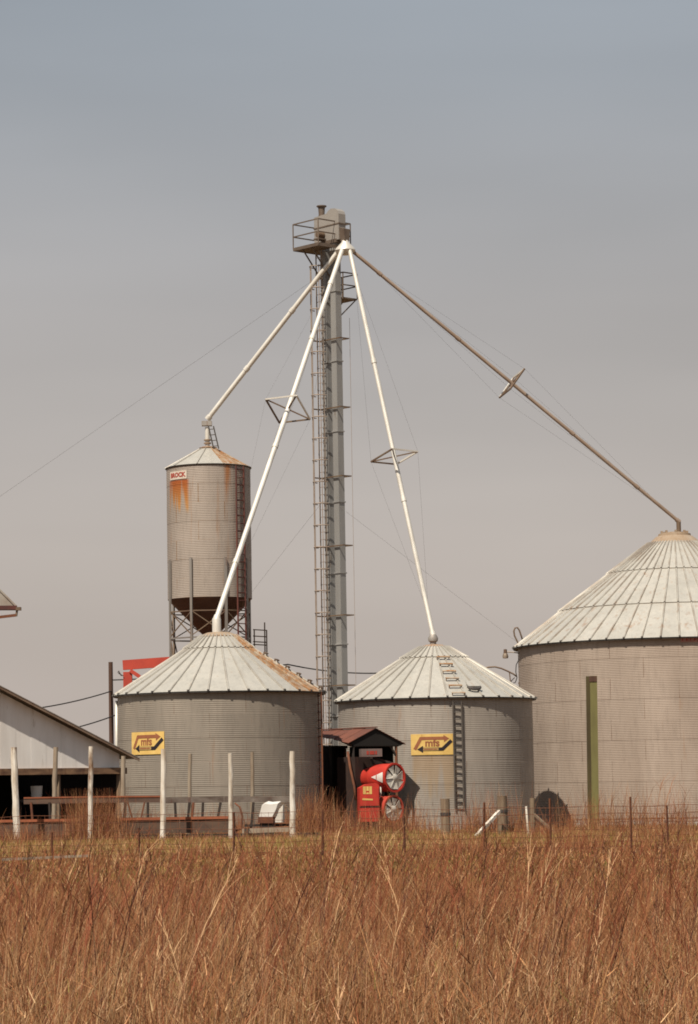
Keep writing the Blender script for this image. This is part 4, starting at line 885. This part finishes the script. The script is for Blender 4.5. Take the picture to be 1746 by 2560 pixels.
# ------------------------------------------------------------------ vegetation
def attr_mat(name, rough=.8):
    m, t, b = newmat(name); a = nd(t, 'ShaderNodeAttribute', attribute_name='tint'); t.links.new(a.outputs['Color'], b.inputs['Base Color']); b.inputs['Roughness'].default_value = rough; b.inputs['Specular IOR Level'].default_value = .15
    return m
attr_mat('plant_tint')
def blades(name, label, x, y, z, hgt, wid, lean, leandir, face, col, curl=.4, segs=3, tipw=.15, cat='grass'):
    """ribbon blades: arrays per blade; col (N,3)"""
    N = len(x); lev = segs + 1; V = np.zeros((N, lev, 2, 3), np.float32); cf, sf = np.cos(face), np.sin(face)
    for j in range(lev):
        t = j / segs; off = lean * hgt * (t ** (1 + curl)); zz = z + hgt * t * np.sqrt(np.maximum(.15, 1 - (lean * .55 * t) ** 2)); ww = wid * (1 - (1 - tipw) * t) / 2
        cx_ = x + off * np.cos(leandir); cy_ = y + off * np.sin(leandir)
        for s_, k in ((0, -1), (1, 1)): V[:, j, s_, 0] = cx_ + k * ww * cf; V[:, j, s_, 1] = cy_ + k * ww * sf; V[:, j, s_, 2] = zz
    base = np.arange(N)[:, None] * (lev * 2); fs = []
    for j in range(segs): fs.append(np.concatenate([base + 2 * j, base + 2 * j + 1, base + 2 * j + 3, base + 2 * j + 2], 1))
    Fc = np.stack(fs, 1).reshape(-1, 4); nv, nf = N * lev * 2, len(Fc)
    me = bpy.data.meshes.new(name); me.vertices.add(nv); me.vertices.foreach_set('co', V.reshape(-1)); me.loops.add(nf * 4); me.loops.foreach_set('vertex_index', Fc.reshape(-1).astype(np.int32))
    me.polygons.add(nf); me.polygons.foreach_set('loop_start', np.arange(0, nf * 4, 4, dtype=np.int32)); me.update()
    ca = me.color_attributes.new('tint', 'FLOAT_COLOR', 'POINT'); cc = np.ones((N, lev * 2, 4), np.float32); cc[:, :, :3] = col[:, None, :]; ca.data.foreach_set('color', cc.reshape(-1))
    me.materials.append(MATS['plant_tint']); o = bpy.data.objects.new(name, me); C.objects.link(o); o['kind'] = 'stuff'; o['label'] = label; o['category'] = cat; return o
def patch(x, y, s, seed=0):      # cheap smooth value noise 0..1
    v = 0
    for i, (a, b, c) in enumerate(((1, .31, 0), (.37, 1.1, 2), (1.7, -.8, 4), (-.6, 1.9, 1))): v = v + np.sin((x * a + y * b * .45) * s + c + seed)
    return .5 + v / 8
PAL = {'straw': (.55, .345, .185), 'tan': (.42, .217, .097), 'brown': (.275, .116, .05), 'red': (.245, .077, .037), 'dark': (.095, .036, .024), 'green': (.225, .175, .045)}
PAL = {k: np.array(v) * .80 for k, v in PAL.items()}
def pick(N, weights):
    ks = list(weights); W_ = np.stack([np.broadcast_to(weights[k], N) for k in ks], 1).astype(float); W_ /= W_.sum(1, keepdims=True); cw = W_.cumsum(1); r = RNG.random(N)[:, None]; idx = np.minimum((r > cw).sum(1), len(ks) - 1)
    c = np.stack([PAL[k] for k in ks])[idx]; return c * RNG.uniform(.72, 1.25, (N, 1)) * RNG.uniform(.94, 1.06, (N, 3))
def scatter(N, y0, y1, pw=1.0):
    u = RNG.random(N)
    y = y0 * (y1 / y0) ** u if pw == 1 else (y0 ** (1 - pw) + u * (y1 ** (1 - pw) - y0 ** (1 - pw))) ** (1 / (1 - pw))
    x = RNG.uniform(-1, 1, N) * (.155 / K * y + 1.2); return x, y
# fine dry grass, growing in leaning clumps
NC = 15000; cx0, cy0 = scatter(NC, 14.5 * K, 72 * K, 1.1); cdir = RNG.normal(.15, .9, NC) + np.where(RNG.random(NC) < .3, math.pi, 0); cl = RNG.gamma(2.2, .13, NC); chs = RNG.uniform(.55, 1.25, NC); ckind = RNG.random(NC)
N = 225000; ci = RNG.integers(0, NC, N); sp = .05 + .0035 * cy0[ci]; x = cx0[ci] + RNG.normal(0, 1, N) * sp; y = np.maximum(cy0[ci] + RNG.normal(0, 1, N) * sp * 1.6, 13.5 * K)
near = np.clip((30 * K - y) / (14 * K), 0, 1); pt = patch(x, y, .8); pt2 = patch(x, y, .3, 5); far = np.clip((y - 20 * K) / (25 * K), 0, 1); k_ = ckind[ci]
hg = RNG.gamma(7, .062, N) * chs[ci] * (.55 + .9 * pt) * (.75 + .4 * patch(x, y, 2.1, 9)) * (1 - .78 * far); hg = np.clip(hg, .07, .95)
wd = np.maximum(.0035, y * 1.8e-4) * RNG.uniform(.6, 1.5, N); wide = RNG.random(N) < .04; wd[wide] *= 2.2
col = pick(N, {'straw': .12 + (1.9 * near * pt + .25) * (k_ < .45), 'tan': .45 + .6 * (k_ < .7), 'brown': .5 + .9 * (k_ > .4), 'red': .25 + 1.0 * (k_ > .62) * (1 - .35 * near), 'dark': .10 + .35 * (k_ > .85) + .35 * (1 - near) * pt, 'green': .06 + .6 * far * pt2 + 3.6 * np.clip((y - 36 * K) / (12 * K), 0, 1) * (.25 + pt2) * np.clip(.75 - x / 14, .15, 1)})
blades('dry_grass', 'dense dry tan and brown grass covering the foreground field', x, y, np.zeros(N), hg, wd, np.clip(cl[ci] * RNG.uniform(.3, 1.9, N), 0, 1.1), cdir[ci] + RNG.normal(0, .5, N), RNG.normal(0, .5, N), col)
# broken leaves, seed heads and cross-lying bits that break up the stems
N = 120000; ci = RNG.integers(0, NC, N); sp = .06 + .004 * cy0[ci]; x = cx0[ci] + RNG.normal(0, 1, N) * sp; y = np.maximum(cy0[ci] + RNG.normal(0, 1, N) * sp * 1.6, 13.5 * K)
far = np.clip((y - 20 * K) / (25 * K), 0, 1); near = np.clip((30 * K - y) / (14 * K), 0, 1); pt2 = patch(x, y, .3, 5); k_ = ckind[ci]
zb = np.clip(RNG.beta(2, 1.6, N) * .50 * chs[ci] * (1 - .78 * far), .02, None)
col = pick(N, {'straw': .3 + 1.3 * near * (k_ < .5), 'tan': .8, 'brown': .7 + .6 * (k_ > .4), 'red': .3 + .7 * (k_ > .6), 'dark': .5, 'green': .08 + .5 * far * pt2}) * RNG.choice([.7, 1.0, 1.15], (N, 1))
blades('grass_litter', 'broken leaves and seed heads tangled among the dry grass', x, y, zb, RNG.uniform(.03, .13, N), np.maximum(.006, y * 2.6e-4) * RNG.uniform(.6, 1.5, N), RNG.uniform(.2, 1.6, N), RNG.uniform(0, 6.28, N), RNG.uniform(-1.2, 1.2, N), col, segs=1, tipw=.3)
# short green-brown grass behind the fence
N = 60000; x, y = scatter(N, 64 * K, 93 * K, .5); p = patch(x, y, .7, 2)
col = pick(N, {'green': .6 + 2.2 * p, 'tan': .9, 'brown': .6, 'straw': .5, 'red': .15})
blades('lot_grass', 'short green and brown grass in the lot behind the wire fence', x, y, np.zeros(N), RNG.gamma(5, .03, N) + .04, np.full(N, .02), RNG.gamma(2, .2, N), RNG.uniform(0, 6.28, N), RNG.normal(0, .6, N), col)
# taller rank weeds along fence, barn and bin feet
def clumps(cent, n, sx, sy, h, wcol, wd, lean=.25):
    xs, ys, hs = [], [], []
    for (cx_, cy_, hh, k) in cent:
        m = int(n * k); xs.append(RNG.normal(cx_, sx, m)); ys.append(RNG.normal(cy_, sy, m)); hs.append(RNG.gamma(7, hh / 7, m))
    x, y, hg = map(np.concatenate, (xs, ys, hs)); N = len(x); return x, y, hg, RNG.gamma(2, lean / 2, N), N
cent = []
for i in range(150):
    px = random.uniform(-40, 1790); d = random.choice([62, 66, 70, 75, 80, 85]) * K + random.uniform(-2, 2) * K; hh = random.uniform(.16, .40)
    if px < 820: hh *= .5
    if px < 820 and d < 80 * K and random.random() < .6: continue
    if px < 800 and d > 80 * K: continue
    cent.append((G(px, d).x, d, hh, random.uniform(.4, 1.2)))
for px, d, hh in ((240, 84, 1.35), (222, 84.2, 1.2), (255, 84.3, 1.1), (60, 82.5, .5), (15, 83, .6), (120, 82.5, .45), (770, 88, 1.2), (790, 88.4, 1.0), (755, 87.5, .9), (845, 88.5, .75), (870, 89, .8), (960, 90, .8), (1000, 90.5, .9), (1040, 90, .7), (330, 82.6, .34), (450, 82.4, .25), (520, 82.4, .2), (640, 82.3, .22), (720, 82.4, .3), (1170, 84, .9), (1215, 84, 1.0), (1280, 84, 1.05), (1300, 84, .5), (1350, 82, .3), (1440, 86, .9), (1530, 86, 1.0), (1620, 86, .9), (1700, 86, 1.0)):
    cent.append((G(px, d * K).x, d * K, hh, 2.4 if px in (240, 222, 255, 770, 790, 755) else 1.3))
for i in range(34): d = random.uniform(86.5, 90.2) * K; cent.append((G(random.uniform(300, 745), d).x, d, random.uniform(.35, .75), .8))
x, y, hg, ln, N = clumps(cent, 190, .42, .5, .7, None, None)
col = pick(N, {'tan': .5, 'brown': 1.1, 'red': .9, 'dark': .35, 'straw': .15})
blades('rank_weeds', 'taller brown weeds along the fence line and the bin feet', x, y, np.zeros(N), np.clip(hg, .15, 1.9), np.full(N, .013), ln, RNG.uniform(0, 6.28, N), RNG.normal(0, .5, N), col, cat='weeds')
# branched dark weed stalks standing in the field
X_, Y_, Z_, H_, W_, L_, D_, C_ = ([] for _ in range(8))
def stalk(x, y, h, ld, ln, w_, col):
    X_.append(x); Y_.append(y); Z_.append(0.); H_.append(h); W_.append(w_); L_.append(ln); D_.append(ld); C_.append(col)
    nb = random.randint(3, 8)
    for _ in range(nb):
        t = random.uniform(.35, .95); off = ln * h * t ** 1.4
        X_.append(x + off * math.cos(ld)); Y_.append(y + off * math.sin(ld)); Z_.append(h * t * .97); H_.append(h * random.uniform(.10, .32)); W_.append(w_ * .6); L_.append(random.uniform(.35, .85)); D_.append(ld + random.choice((0, math.pi)) * (random.random() < .5) + random.uniform(-.7, .7)); C_.append(col * random.uniform(.8, 1.2))
xs, ys = scatter(3000, 15 * K, 60 * K, 1.4)
for x, y in zip(xs, ys):
    h = random.uniform(.55, 1.25) * (1 if y < 26 * K else .45 if random.random() < .88 else .85); c_ = PAL[random.choice(('red', 'dark', 'brown', 'red', 'brown'))] * random.uniform(.75, 1.1)
    if random.random() < .05: c_ = PAL['straw'] * 1.2
    stalk(x, y, h, random.gauss(.1, .6) + (math.pi if random.random() < .15 else 0), abs(random.gauss(.2, .2)), max(.007, y * 2.6e-4) * random.uniform(.6, 1.35), c_)
for px in range(1380, 1790, 16):      # bare seedy stems before the wide bin
    d = random.uniform(60, 86) * K; p = G(px + random.uniform(-9, 9), d); stalk(p.x, p.y, random.uniform(1.0, 1.75), random.uniform(-.6, .6), random.uniform(.05, .3), .016, PAL['brown'] * random.uniform(.7, 1.1))
X_, Y_, Z_, H_, W_, L_, D_ = map(np.array, (X_, Y_, Z_, H_, W_, L_, D_)); N = len(X_)
blades('weed_stalks', 'dark red brown branching weed stalks standing above the grass', X_, Y_, Z_, H_, W_, L_, D_, RNG.normal(0, .35, N), np.stack(C_), curl=.4, tipw=.4, cat='weeds')
